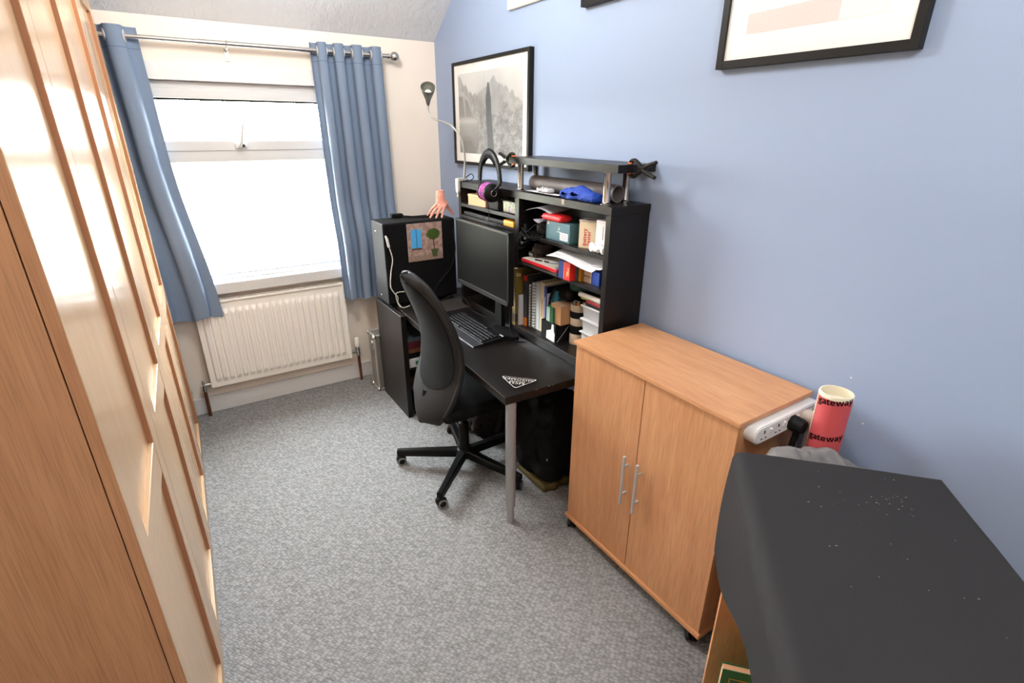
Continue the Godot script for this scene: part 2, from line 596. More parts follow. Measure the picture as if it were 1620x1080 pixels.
func make_materials() -> void:
	M.carpet = carpet_material()
	M.blue = bumpy(mt(Color(0.575, 0.64, 0.75), 0.6), nz(21, 0.02), 0.12, 1.5)
	M.cream = bumpy(mt(Color(0.925, 0.882, 0.832), 0.7), nz(22, 0.02), 0.2, 1.5)
	var cn := nz(23, 0.018, FastNoiseLite.TYPE_SIMPLEX, 4)
	cn.domain_warp_enabled = true
	cn.domain_warp_amplitude = 60.0
	cn.domain_warp_frequency = 0.02
	M.artex = bumpy(mt(Color(0.84, 0.85, 0.865), 0.85), cn, 5.0, 1.6)
	M.white = mt(Color(0.845, 0.84, 0.835), 0.35)
	M.upvc = mt(Color(0.80, 0.80, 0.80), 0.3)
	M.rad = mt(Color(0.965, 0.945, 0.915), 0.35)
	M.beech = wood(Color(0.825, 0.615, 0.44), Color(0.755, 0.53, 0.36), 31, 0.40, 1.3, 0.35, 0.07)
	M.beech_edge = wood(Color(0.83, 0.61, 0.42), Color(0.77, 0.54, 0.365), 34, 0.42, 0.9, 0.3, 0.06)
	M.ward = wood(Color(0.80, 0.675, 0.545), Color(0.772, 0.642, 0.508), 37, 0.17, 1.4, 0.4, 0.03)
	M.moulding = mt(Color(0.66, 0.455, 0.32), 0.4)
	M.ward_side = wood(Color(0.745, 0.55, 0.395), Color(0.68, 0.48, 0.335), 40, 0.42, 1.6, 0.35, 0.07)
	M.black_wood = wood(Color(0.115, 0.10, 0.095), Color(0.085, 0.075, 0.072), 43, 0.33, 0.9, 0.3, 0.2, 0.38)
	M.black_plastic = mt(Color(0.085, 0.085, 0.09), 0.4)
	M.black_matte = mt(Color(0.07, 0.07, 0.075), 0.75)
	M.black_gloss = mt(Color(0.05, 0.05, 0.055), 0.16)
	M.dark_grey = mt(Color(0.16, 0.16, 0.17), 0.5)
	M.chrome = mt(Color(0.80, 0.79, 0.77), 0.22, 1.0)
	M.steel = mt(Color(0.80, 0.79, 0.78), 0.20, 1.0)
	M.satin = mt(Color(0.74, 0.74, 0.74), 0.38, 0.25)
	M.silver_paint = mt(Color(0.66, 0.66, 0.67), 0.35, 0.4)
	M.copper = mt(Color(0.42, 0.24, 0.16), 0.4, 0.5)
	M.curtain = bumpy(mt(Color(0.44, 0.505, 0.595), 0.72), nz(51, 0.3, FastNoiseLite.TYPE_SIMPLEX, 2), 0.8, 6.0)
	M.curtain.rim_enabled = true
	M.curtain.rim = 0.25
	var g := StandardMaterial3D.new()
	g.transparency = BaseMaterial3D.TRANSPARENCY_ALPHA
	g.albedo_color = Color(1, 1, 1, 0.06)
	g.roughness = 0.03
	M.glass = g
	var fo := nz(61, 0.35, FastNoiseLite.TYPE_SIMPLEX, 2)
	M.foam = bumpy(mt(Color(0.20, 0.197, 0.202), 0.85), fo, 1.5, 4.0)
	M.fabric = bumpy(mt(Color(0.085, 0.085, 0.088), 0.9), nz(62, 0.4, FastNoiseLite.TYPE_SIMPLEX, 2), 2.5, 8.0)
	for k in ["foam", "fabric", "black_matte", "black_plastic"]:
		M[k].metallic_specular = 0.22
	var tp := cp_alpha(0.07)
	M.tub_plastic = tp
	M.paper = mt(Color(0.91, 0.91, 0.92), 0.8)
	M.pages = mt(Color(0.88, 0.83, 0.74), 0.9)
	M.card = mt(Color(0.72, 0.54, 0.38), 0.85)
	var cp := StandardMaterial3D.new()
	cp.transparency = BaseMaterial3D.TRANSPARENCY_ALPHA
	cp.albedo_color = Color(0.90, 0.91, 0.92, 0.58)
	cp.roughness = 0.25
	M.clear_plastic = cp

# ------------------------------------------------------------------ room shell
const ZF := 1.70    # wall behind the camera
const XL := -0.84   # wall behind the wardrobe
const CEIL := 3.10
const SLOPE_Z := -2.99
const EAVES := 2.457

func build_room() -> void:
	var st := S()
	bx(st, Vector3(XL - 0.15, -0.12, ZW - 0.18), Vector3(WX + 0.15, -0.002, ZF + 0.15))
	var fq := []
	var fu := []
	for c in [Vector3(XL - 0.15, 0, ZW - 0.18), Vector3(WX + 0.15, 0, ZW - 0.18), Vector3(WX + 0.15, 0, ZF + 0.15), Vector3(XL - 0.15, 0, ZF + 0.15)]:
		fq.append(c)
		fu.append(Vector2(c.x, c.z).rotated(0.62))   # the pile runs diagonally
	quad(st, fq, [Vector3.UP, Vector3.UP, Vector3.UP, Vector3.UP], fu)
	st.generate_tangents()
	struct("floor", st, M.carpet)
	st = S()
	bx(st, Vector3(WX, 0, ZW - 0.18), Vector3(WX + 0.15, CEIL + 0.1, ZF + 0.15))
	struct("wall_right", st, M.blue)
	st = S()
	bx(st, Vector3(XL - 0.15, 0, ZW - 0.18), Vector3(XL, CEIL + 0.1, ZF + 0.15))
	struct("wall_left", st, M.cream)
	st = S()
	bx(st, Vector3(XL, 0, ZF), Vector3(WX, CEIL + 0.1, ZF + 0.15))
	struct("wall_front", st, M.cream)
	# window wall with its opening
	st = S()
	bx(st, Vector3(XL, 0, ZW - 0.18), Vector3(WX, 0.86, ZW))
	bx(st, Vector3(XL, 2.232, ZW - 0.18), Vector3(WX, EAVES + 0.1, ZW))
	bx(st, Vector3(XL, 0.86, ZW - 0.18), Vector3(-0.09, 2.232, ZW))
	bx(st, Vector3(1.075, 0.86, ZW - 0.18), Vector3(WX, 2.232, ZW))
	struct("wall_back", st, M.cream)
	# flat ceiling and the sloping part under the eaves
	st = S()
	bx(st, Vector3(XL - 0.15, CEIL, SLOPE_Z), Vector3(WX + 0.15, CEIL + 0.12, ZF + 0.15))
	struct("ceiling", st, M.artex)
	st = S()
	var k := (CEIL - EAVES) / (SLOPE_Z - ZW)
	var z0 := ZW - 0.2
	var pl := [Vector2(z0, EAVES - 0.2 * k), Vector2(SLOPE_Z, CEIL), Vector2(SLOPE_Z, CEIL + 0.14), Vector2(z0, EAVES - 0.2 * k + 0.14)]
	prism(st, pl, WX - XL + 0.3, Transform3D(Basis(Vector3(0, 0, 1), Vector3(0, 1, 0), Vector3(-1, 0, 0)), Vector3(WX + 0.15, 0, 0)))
	struct("ceiling", st, M.artex)
	st = S()
	bx(st, Vector3(XL, 0, ZW), Vector3(WX, 0.125, ZW + 0.016), 0.004)
	struct("baseboard_back", st, M.white)
	st = S()
	bx(st, Vector3(WX - 0.016, 0, ZW + 0.016), Vector3(WX, 0.125, ZF), 0.004)
	struct("baseboard_right", st, M.white)
	# hanging globes added out of view as fill to brighten the room
	var em := StandardMaterial3D.new()
	em.albedo_color = Color(0.9, 0.9, 0.88)
	em.emission_enabled = true
	em.emission = Color(1, 0.98, 0.95)
	em.emission_energy_multiplier = 1.6
	for q in 2:
		var lp := thing("added_fill_lamp", ["added white fill globe out of view over the middle of the room", "added white fill globe out of view behind the camera"][q], "lamp", FILL_LAMPS[q])
		var drop: float = CEIL - FILL_LAMPS[q].y
		st = S()
		var gp := []
		for i in 25:
			var a := PI * i / 24.0
			gp.append(Vector2(0.2 * sin(a), -0.2 * cos(a)))
		lathe(st, gp, 40)
		ob("globe", st, em, lp)
		st = S()
		cyl(st, Vector3(0, 0.19, 0), Vector3(0, 0.235, 0), 0.03, 20)
		ob("cap", st, M.white, lp)
		st = S()
		cyl(st, Vector3(0, 0.235, 0), Vector3(0, drop, 0), 0.003, 8)
		ob("cord", st, M.white, lp)
		st = S()
		cyl(st, Vector3(0, drop - 0.03, 0), Vector3(0, drop - 0.0005, 0), 0.05, 24)
		ob("ceiling_rose", st, M.white, lp)

	# small marks on the blue wall
	for p in [Vector3(WX, 1.103, -0.70), Vector3(WX, 0.961, -0.628), Vector3(WX, 2.116, -2.635)]:
		st = S()
		lathe(st, [Vector2(0, 0.003), Vector2(0.002, 0.0026), Vector2(0.003, 0.0)], 10, frame_to(p, Vector3(-1, 0, 0)))
		var lab := "tiny white wall screw on blue wall above the red tube"
		if p.y < 1.0:
			lab = "tiny white wall screw low on blue wall beside the red tube"
		elif p.y > 2.0:
			lab = "tiny white screw on blue wall right of the black and white picture"
		tag(ob("wall_screw", st, M.white), lab, "screw")

func build_window() -> void:
	var w := Node3D.new()
	w.name = "window_1"
	w.set_meta("kind", "structure")
	add_child(w)
	var x0 := -0.09
	var x1 := 1.075
	part_box("head_board", Vector3(x0, 2.138, ZW - 0.12), Vector3(x1, 2.232, ZW + 0.012), M.white, w, 0.003)
	# outer frame
	part_box("frame_head", Vector3(x0, 2.092, ZW - 0.12), Vector3(x1, 2.137, ZW - 0.035), M.upvc, w, 0.004)
	part_box("frame_jamb", Vector3(x0, 0.90, ZW - 0.12), Vector3(x0 + 0.07, 2.10, ZW - 0.035), M.upvc, w, 0.004)
	part_box("frame_jamb", Vector3(x1 - 0.07, 0.90, ZW - 0.12), Vector3(x1, 2.10, ZW - 0.035), M.upvc, w, 0.004)
	part_box("transom", Vector3(x0 + 0.06, 1.684, ZW - 0.12), Vector3(x1 - 0.06, 1.752, ZW - 0.030), M.upvc, w, 0.005)
	part_box("frame_sill", Vector3(x0, 0.925, ZW - 0.12), Vector3(x1, 0.962, ZW - 0.035), M.upvc, w, 0.004)
	# opening top sash
	var s := S()
	bx(s, Vector3(x0 + 0.05, 2.045, ZW - 0.105), Vector3(x1 - 0.05, 2.100, ZW - 0.022), 0.006)
	bx(s, Vector3(x0 + 0.05, 1.748, ZW - 0.105), Vector3(x1 - 0.05, 1.808, ZW - 0.022), 0.006)
	bx(s, Vector3(x0 + 0.05, 1.80, ZW - 0.105), Vector3(x0 + 0.105, 2.05, ZW - 0.022), 0.006)
	bx(s, Vector3(x1 - 0.105, 1.80, ZW - 0.105), Vector3(x1 - 0.05, 2.05, ZW - 0.022), 0.006)
	ob("sash_frame", s, M.upvc, w)
	part_box("pane", Vector3(x0 + 0.10, 1.805, ZW - 0.072), Vector3(x1 - 0.10, 2.05, ZW - 0.068), M.glass, w, 0.0)
	part_box("pane", Vector3(x0 + 0.065, 0.96, ZW - 0.082), Vector3(x1 - 0.065, 1.686, ZW - 0.078), M.glass, w, 0.0)
	s = S()
	bx(s, Vector3(x0 + 0.05, 2.034, ZW - 0.066), Vector3(x1 - 0.05, 2.046, ZW - 0.060))
	ob("gasket", s, M.dark_grey, w)
	s = S()
	bx(s, Vector3(x0 + 0.06, 0.9615, ZW - 0.076), Vector3(x1 - 0.06, 0.9665, ZW - 0.036))
	ob("gasket", s, mt(Color(0.42, 0.47, 0.54), 0.6), w)
	# handle
	s = S()
	bx(s, Vector3(0.405, 1.762, ZW - 0.022), Vector3(0.475, 1.795, ZW - 0.006), 0.005)
	tube(s, [Vector3(0.435, 1.778, ZW - 0.006), Vector3(0.435, 1.784, ZW + 0.022), Vector3(0.447, 1.83, ZW + 0.034), Vector3(0.470, 1.915, ZW + 0.036)], [0.011, 0.011, 0.0095, 0.006], 10)
	ob("handle", s, M.upvc, w)
	s = S()
	cyl(s, Vector3(0.452, 1.778, ZW - 0.006), Vector3(0.452, 1.778, ZW + 0.004), 0.010, 12)
	ob("handle_lock", s, M.dark_grey, w)
	var st := S()
	bx(st, Vector3(x0 - 0.0, 0.86, ZW - 0.12), Vector3(x1 + 0.0, 0.926, ZW - 0.0), 0.0)
	bx(st, Vector3(x0 - 0.03, 0.858, ZW - 0.001), Vector3(x1 + 0.03, 0.934, ZW + 0.075), 0.008)
	struct("trim_1", st, M.white)

func build_outside() -> void:
	var pave := mt(Color(0.41, 0.40, 0.30), 0.95)
	var st := S()
	bx(st, Vector3(-30, -2.9, -60), Vector3(30, -2.8, -4.5))
	var gr := struct("ground_outside", st, pave)
	gr.set_meta("label", "sunlit yellow-green lawn far below the window")
	gr.set_meta("category", "ground")
	# rendered garden wall, timber fence panels with their own boards, a low stone wall
	var t := thing("garden_wall", "pale rendered garden wall across the end of the garden outside the window", "wall", Vector3(1.5, -2.8, -13.5))
	part_box("wall_panel", Vector3(-7, 0, -0.12), Vector3(7, 1.9, 0.12), mt(Color(0.46, 0.42, 0.36), 0.9), t, 0.0)
	part_box("coping", Vector3(-7, 1.9, -0.18), Vector3(7, 1.98, 0.18), mt(Color(0.42, 0.40, 0.37), 0.9), t, 0.01)
	var f := thing("garden_fence", "weathered timber board fence running away along right side of the garden", "fence", Vector3(3.0, -2.8, -5.2))
	var fm := mt(Color(0.45, 0.38, 0.31), 0.9)
	for i in 34:
		part_box("board", Vector3(-0.012, 0.05, -0.23 * i - 0.21), Vector3(0.012, 1.65 + 0.02 * sin(i * 1.7), -0.23 * i), fm, f, 0.0)
	part_box("rail", Vector3(0.012, 0.35, -7.9), Vector3(0.055, 0.43, 0), fm, f, 0.0)
	part_box("rail", Vector3(0.012, 1.30, -7.9), Vector3(0.055, 1.38, 0), fm, f, 0.0)
	var sh := thing("garden_shed", "pale shed with a felt roof at left of the garden outside the window", "shed", Vector3(-0.9, -2.8, -10.5))
	var sm := mt(Color(0.50, 0.46, 0.40), 0.9)
	for i in 12:
		part_box("cladding_board", Vector3(-1.1, 0.16 * i, -0.75), Vector3(1.1, 0.16 * i + 0.15, 0.75 + 0.012 * (i % 2)), sm, sh, 0.004)
	st = S()
	prism(st, [Vector2(-1.25, 1.9), Vector2(0, 2.45), Vector2(1.25, 1.9), Vector2(1.25, 1.98), Vector2(0, 2.54), Vector2(-1.25, 1.98)], 1.8, Transform3D(Basis.IDENTITY, Vector3(0, 0, -0.9)))
	ob("roof", st, mt(Color(0.42, 0.42, 0.41), 0.9), sh)
	part_box("door", Vector3(-0.4, 0.0, 0.76), Vector3(0.4, 1.75, 0.80), mt(Color(0.42, 0.38, 0.33), 0.8), sh, 0.006)

func build_radiator() -> void:
	var zf := ZW + 0.088
	var r := thing("radiator", "white panel radiator with vertical flutes under the window", "radiator")
	var x0 := -0.030
	var x1 := 0.946
	var y0 := 0.211
	var y1 := 0.812
	var st := S()
	var nf := 21.0
	sheet(st, func(s: float, t: float):
		var m := 0.035
		var u := clampf((s * (x1 - x0) - m) / (x1 - x0 - 2 * m), 0.0, 1.0)
		var ph := fmod(u * nf, 1.0)
		var w := smoothstep(0.0, 0.14, ph) * (1.0 - smoothstep(0.62, 0.78, ph))
		if u <= 0.0 or u >= 1.0:
			w = 0.0
		var yy: float = t * (y1 - y0)
		var e := smoothstep(0.040, 0.060, yy) * (1.0 - smoothstep(y1 - y0 - 0.075, y1 - y0 - 0.055, yy))
		var bend := 0.0
		return Vector3(lerpf(x0, x1, s), y0 + yy, zf - 0.015 + 0.014 * w * e - bend), 21 * 14, 40, 0.002)
	ob("front_panel", st, M.rad, r)
	part_box("side_panel", Vector3(x0, y0, ZW + 0.03), Vector3(x0 + 0.012, y1 + 0.012, zf - 0.004), M.rad, r, 0.003)
	part_box("side_panel", Vector3(x1 - 0.012, y0, ZW + 0.03), Vector3(x1, y1 + 0.012, zf - 0.004), M.rad, r, 0.003)
	part_box("back_panel", Vector3(x0 + 0.01, y0 + 0.005, ZW + 0.028), Vector3(x1 - 0.01, y1 - 0.005, ZW + 0.036), M.rad, r)
	st = S()
	bx(st, Vector3(x0, y1 - 0.004, zf - 0.014), Vector3(x1, y1 + 0.010, zf - 0.004), 0.003)
	bx(st, Vector3(x0, y1 - 0.004, ZW + 0.028), Vector3(x1, y1 + 0.010, ZW + 0.038), 0.003)
	for i in 64:
		var x := lerpf(x0 + 0.012, x1 - 0.012, (i + 0.5) / 64.0)
		var wd := 0.0035 if i % 21 else 0.012
		bx(st, Vector3(x - wd, y1 - 0.002, ZW + 0.03), Vector3(x + wd, y1 + 0.006, zf - 0.006))
	ob("top_grille", st, M.rad, r)
	st = S()
	bx(st, Vector3(0.2, y0 + 0.15, ZW + 0.001), Vector3(0.24, y0 + 0.45, ZW + 0.03), 0.002)
	bx(st, Vector3(0.7, y0 + 0.15, ZW + 0.001), Vector3(0.74, y0 + 0.45, ZW + 0.03), 0.002)
	ob("wall_bracket", st, M.rad, r)
	# lockshield valve (left) and thermostatic valve (right) with their pipes
	st = S()
	cyl(st, Vector3(-0.075, 0.215, ZW + 0.06), Vector3(-0.075, 0.272, ZW + 0.06), 0.011, 14, 0.008)
	cyl(st, Vector3(-0.086, 0.238, ZW + 0.06), Vector3(-0.02, 0.238, ZW + 0.06), 0.009, 12)
	cyl(st, Vector3(-0.052, 0.238, ZW + 0.06), Vector3(-0.036, 0.238, ZW + 0.06), 0.015, 6)
	cyl(st, Vector3(-0.075, 0.19, ZW + 0.06), Vector3(-0.075, 0.215, ZW + 0.06), 0.014, 6)
	ob("lockshield_valve", st, M.chrome, r)
	st = S()
	cyl(st, Vector3(-0.077, 0.0, ZW + 0.062), Vector3(-0.075, 0.20, ZW + 0.06), 0.0105, 14)
	ob("pipe", st, M.copper, r)
	st = S()
	cyl(st, Vector3(1.003, 0.0, ZW + 0.062), Vector3(1.0, 0.225, ZW + 0.06), 0.0105, 14)
	ob("pipe", st, M.copper, r)
	st = S()
	cyl(st, Vector3(0.94, 0.250, ZW + 0.06), Vector3(1.0, 0.250, ZW + 0.06), 0.010, 12)
	cyl(st, Vector3(0.955, 0.250, ZW + 0.06), Vector3(0.972, 0.250, ZW + 0.06), 0.016, 6)
	cyl(st, Vector3(1.0, 0.215, ZW + 0.06), Vector3(1.0, 0.292, ZW + 0.06), 0.014, 12)
	ob("valve_body", st, M.chrome, r)
	st = S()
	lathe(st, [Vector2(0, 0), Vector2(0.019, 0), Vector2(0.021, 0.012), Vector2(0.021, 0.040), Vector2(0.018, 0.046), Vector2(0.0185, 0.064), Vector2(0.014, 0.074), Vector2(0, 0.076)], 20, Transform3D(Basis.IDENTITY, Vector3(1.0, 0.290, ZW + 0.06)))
	ob("thermostat_head", st, M.rad, r)

func build_curtains() -> void:
	var zr := -3.800
	var yr := 2.336
	var rod := thing("curtain_rod", "brushed steel curtain pole with ball end above the window", "curtain pole")
	var st := S()
	cyl(st, Vector3(-0.78, yr, zr), Vector3(0.30, yr, zr), 0.0125, 20)
	cyl(st, Vector3(0.30, yr, zr), Vector3(1.425, yr, zr), 0.0145, 20)
	ob("pole", st, M.steel, rod)
	st = S()
	var pf := [Vector2(0, 0), Vector2(0.016, 0.0), Vector2(0.017, 0.012), Vector2(0.009, 0.018), Vector2(0.009, 0.026)]
	for i in 13:
		var a := PI * (0.10 + 0.90 * i / 12.0)
		pf.append(Vector2(0.031 * sin(a), 0.052 - 0.031 * cos(a)))
	lathe(st, pf, 26, frame_to(Vector3(1.425, yr, zr), Vector3(1, 0, 0)))
	ob("finial", st, M.steel, rod)
	st = S()
	bx(st, Vector3(0.436, yr - 0.085, ZW), Vector3(0.462, yr - 0.018, ZW + 0.006), 0.002)
	cyl(st, Vector3(0.449, yr - 0.058, ZW + 0.004), Vector3(0.449, yr - 0.058, ZW + 0.018), 0.009, 12)
	tube(st, smooth([Vector3(0.449, yr - 0.03, ZW), Vector3(0.449, yr - 0.028, ZW + 0.05), Vector3(0.449, yr - 0.012, zr)], 5), 0.0065, 10)
	ring(st, 0.0165, 0.004, frame_to(Vector3(0.449, yr, zr), Vector3(1, 0, 0)), 20, 8)
	ob("bracket", st, M.chrome, rod)

	for side in 2:
		var nfold := 4.0 if side else 3.5
		var c := thing("curtain", "blue grey eyelet curtain bunched in narrow folds at right of the window" if side else "blue grey eyelet curtain at left of the window beside the wardrobe", "curtain", Vector3.ZERO, 0, "pair of eyelet curtains")
		var f := func(s: float, t: float):
			var y: float
			var xa: float
			var xb: float
			var am := 0.040
			if side == 1:
				y = lerpf(2.384, 0.702, t)
				xa = lerpf(0.938, 0.952, t)
				xb = lerpf(1.392, 1.405, smoothstep(0.0, 0.6, t)) - 0.05 * smoothstep(0.7, 1.0, t)
			else:
				y = lerpf(2.384, 0.724, t)
				xa = -0.60
				xb = 0.012 + 0.015 * smoothstep(0.0, 0.4, t) + 0.095 * smoothstep(0.35, 1.0, t)
			var ph: float
			if side == 1:
				ph = TAU * nfold * pow(s, 0.85) + PI * 0.75 + 0.25 * sin(3.0 * t + s * 5.0) * t
			else:
				ph = TAU * nfold * s + PI * 0.12 + 0.35 * sin(2.6 * t + 4.0 * s) * t
				am = lerpf(0.040, 0.030, t)
			var x := lerpf(xa, xb, s) + 0.012 * sin(ph * 2.0)
			var z := zr + am * cos(ph) + 0.012 * t * sin(9.0 * s + 4.0 * t)
			z += (0.058 if side == 1 else 0.042) * smoothstep(0.55, 0.80, t)
			y += 0.012 * sin(ph + 0.6) * t * t
			return Vector3(x, y, z)
		st = S()
		sheet(st, f, 150, 44, 0.003)
		ob("cloth", st, M.curtain, c)
		# stitched heading: a slightly raised band along the top
		st = S()
		sheet(st, func(s: float, t: float): return f.call(s, 0.062 + 0.0022 * t), 150, 1, 0.0046)
		ob("header_stitch", st, mt(Color(0.33, 0.39, 0.48), 0.7), c)
		# eyelets where the cloth crosses the pole
		var prev := 0.0
		var n := 600
		for i in n + 1:
			var s := float(i) / n
			var ty := 0.0286
			var p: Vector3 = f.call(s, ty)
			var d := p.z - zr
			if i > 0 and prev * d <= 0.0:
				var q: Vector3 = f.call(minf(s + 0.003, 1), ty) - f.call(maxf(s - 0.003, 0), ty)
				var nn := q.cross(Vector3(0, 1, 0)).normalized()
				st = S()
				ring(st, 0.0255, 0.0055, frame_to(Vector3(p.x, yr, zr), nn), 22, 8)
				ob("eyelet", st, M.satin, c)
			prev = d

func build_wardrobe() -> void:
	var w := thing("wardrobe", "tall light wood wardrobe with four panelled doors along the left side", "wardrobe", Vector3(-0.201, 0, -1.11), -0.02)
	var L := 2.59
	var H := 2.50
	# local: front face of the doors at x = 0, run along -z
	part_box("side_panel", Vector3(-0.60, 0.0, -0.020), Vector3(-0.024, H, 0.0), M.ward_side, w, 0.0015)
	part_box("side_panel", Vector3(-0.60, 0.0, -L), Vector3(-0.024, H, -L + 0.02), M.ward_side, w, 0.0015)
	part_box("top_panel", Vector3(-0.60, H - 0.02, -L + 0.02), Vector3(-0.024, H, -0.02), M.ward_side, w, 0.0015, 2)
	part_box("back_panel", Vector3(-0.60, 0.0, -L + 0.02), Vector3(-0.59, H - 0.02, -0.02), M.ward_side, w, 0.0)
	part_box("plinth", Vector3(-0.08, 0.0, -L + 0.02), Vector3(-0.055, 0.06, -0.02), M.ward_side, w, 0.0, 2)
	part_box("divider", Vector3(-0.58, 0.0, -L * 0.5 - 0.01), Vector3(-0.026, H - 0.02, -L * 0.5 + 0.01), M.ward_side, w, 0.0)
	var n := 4
	var dw := L / n
	for i in n:
		var z1 := -dw * i - (0.0 if i == 0 else 0.0015)
		var z0 := -dw * (i + 1) + 0.0015
		var d := Node3D.new()
		d.name = "door"
		w.add_child(d, true)
		d.position = Vector3(0, 0, (z0 + z1) * 0.5)
		var hw := (z1 - z0) * 0.5
		var sw := 0.095
		var yb := 0.012
		var yt := H - 0.012
		for sg in [-1.0, 1.0]:
			part_box("stile", Vector3(-0.022, yb, minf(sg * hw, sg * (hw - sw))), Vector3(0, yt, maxf(sg * hw, sg * (hw - sw))), M.ward, d, 0.0025)
			for yy in [[0.075, 0.915], [1.020, 2.405]]:
				part_box("moulding", Vector3(-0.0146, yy[0], minf(sg * (hw - sw), sg * (hw - sw - 0.003))), Vector3(-0.001, yy[1], maxf(sg * (hw - sw), sg * (hw - sw - 0.003))), M.moulding, d, 0.0)
		if i == 0:
			part_box("edge_strip", Vector3(-0.0215, yb, hw - 0.0002), Vector3(-0.0008, yt, hw + 0.0008), M.ward_side, d, 0.0)
		for yy in [[yb, 0.075], [0.915, 1.020], [2.405, yt]]:
			part_box("rail", Vector3(-0.022, yy[0], -hw + sw), Vector3(-0.0015, yy[1], hw - sw), M.ward, d, 0.0025, 2)
		for yy in [[0.07, 0.92], [1.015, 2.41]]:
			part_box("panel", Vector3(-0.020, yy[0], -hw + sw - 0.003), Vector3(-0.0145, yy[1], hw - sw + 0.003), M.ward, d, 0.0)

# ------------------------------------------------------------------ pictures
func in_poly(p: Vector2, poly: Array) -> bool:
	return Geometry2D.is_point_in_polygon(p, PackedVector2Array(poly))

func tex_mat(im: Image, rough := 0.5) -> StandardMaterial3D:
	var m := StandardMaterial3D.new()
	m.albedo_texture = ImageTexture.create_from_image(im)
	m.roughness = rough
	return m

func hills_print() -> Image:
	var W := 320
	var H := 210
	var im := Image.create(W, H, false, Image.FORMAT_RGB8)
	var n := nz(71, 0.03, FastNoiseLite.TYPE_SIMPLEX, 4)
	var n2 := nz(72, 0.12, FastNoiseLite.TYPE_SIMPLEX, 2)
	var body := [Vector2(-5, 118), Vector2(40, 112), Vector2(86, 116), Vector2(104, 124), Vector2(112, 150), Vector2(110, 185), Vector2(100, 200), Vector2(-5, 214)]
	var roof := [Vector2(-5, 42), Vector2(30, 46), Vector2(58, 66), Vector2(84, 112), Vector2(86, 118), Vector2(-5, 120)]
	var win1 := [Vector2(-5, 56), Vector2(24, 58), Vector2(32, 110), Vector2(-5, 110)]
	var win2 := [Vector2(36, 62), Vector2(54, 74), Vector2(76, 111), Vector2(42, 110)]
	var trunk := [Vector2(158, 30), Vector2(166, 30), Vector2(175, 70), Vector2(178, 120), Vector2(190, 210), Vector2(160, 210), Vector2(150, 120), Vector2(150, 66)]
	for y in H:
		for x in W:
			var p := Vector2(x, y)
			var v := 0.80 - 0.1 * y / H
			var h1 := 20 + 60 * absf(x - 190.0) / 130.0 + 10 * n.get_noise_2d(x, 0)
			if y > h1:
				v = 0.62 + 0.06 * n.get_noise_2d(x, y)
			var h2 := 6 + 0.55 * x + 12 * n.get_noise_2d(x, 90)
			if y > h2:
				v = 0.52 + 0.10 * n.get_noise_2d(x, y * 0.6)
			if y > 95 + 30 * n.get_noise_2d(x * 0.4, 200):
				v = 0.54 + 0.16 * n.get_noise_2d(x, y) + 0.10 * n2.get_noise_2d(x, y)
			if x > 220 and y > 120:
				v += 0.18 * maxf(n2.get_noise_2d(x * 1.6, y * 1.6), 0.0) - 0.10
			if in_poly(p, roof):
				v = 0.50 + 0.2 * (1.0 - y / 120.0)
			if in_poly(p, win1) or in_poly(p, win2):
				v = 0.30 + 0.12 * (y - 60.0) / 60.0
			if in_poly(p, body):
				v = 0.60 - 0.30 * clampf((y - 118.0) / 90.0, 0, 1) + 0.12 * clampf(1.0 - absf(y - 124.0) / 10.0, 0, 1)
			if p.distance_to(Vector2(46, 214)) < 52:
				v = 0.34
			if p.distance_to(Vector2(46, 214)) < 42:
				v = 0.20
			if in_poly(p, trunk):
				v = 0.14 + 0.06 * n2.get_noise_2d(x * 3.0, y * 0.6)
			v = clampf(v, 0, 1)
			im.set_pixel(x, y, Color(v, v, v * 0.995))
	return im

func street_print() -> Image:
	var W := 360
	var H := 420
	var im := Image.create(W, H, false, Image.FORMAT_RGB8)
	var n := nz(75, 0.05, FastNoiseLite.TYPE_SIMPLEX, 3)
	var n2 := nz(76, 0.25, FastNoiseLite.TYPE_SIMPLEX, 2)
	for y in H:
		for x in W:
			var c := Color(0.82, 0.70, 0.56).lerp(Color(0.66, 0.54, 0.42), 0.5 + 0.6 * n.get_noise_2d(x, y))
			var ln := 345.0 - 0.05 * x
			if y > 300 and y <= ln:
				var g := n.get_noise_2d(x * 1.5, y * 1.5)
				c = Color(0.52, 0.48, 0.30) if g > 0.05 else Color(0.70, 0.50, 0.34)
				if n2.get_noise_2d(x, y) > 0.3:
					c = Color(0.30, 0.36, 0.18)
			if y > ln:
				c = Color(0.93, 0.92, 0.90) * (0.98 + 0.05 * n2.get_noise_2d(x, y))
			if y > 385.0 - 0.02 * x and x < 250:
				c = Color(0.80, 0.76, 0.75) * (1.0 + 0.05 * n2.get_noise_2d(x, y))
			for q in [[60, 300, 26, 44, Color(0.78, 0.60, 0.42)], [186, 300, 19, 42, Color(0.62, 0.65, 0.68)], [236, 300, 17, 38, Color(0.86, 0.46, 0.30)]]:
				if absf(x - q[0]) < q[2] * (1.0 - 0.15 * (y - 300.0) / 44.0) and y > q[1] and y < q[1] + q[3]:
					c = q[4] * (0.8 + 0.3 * (x - q[0] + q[2]) / (2.0 * q[2]))
			if Vector2(x - 268, y - 322).length() < 14 and n2.get_noise_2d(x * 2, y * 2) > -0.1:
				c = Color(0.95, 0.70, 0.18)
			im.set_pixel(x, y, c)
	return im

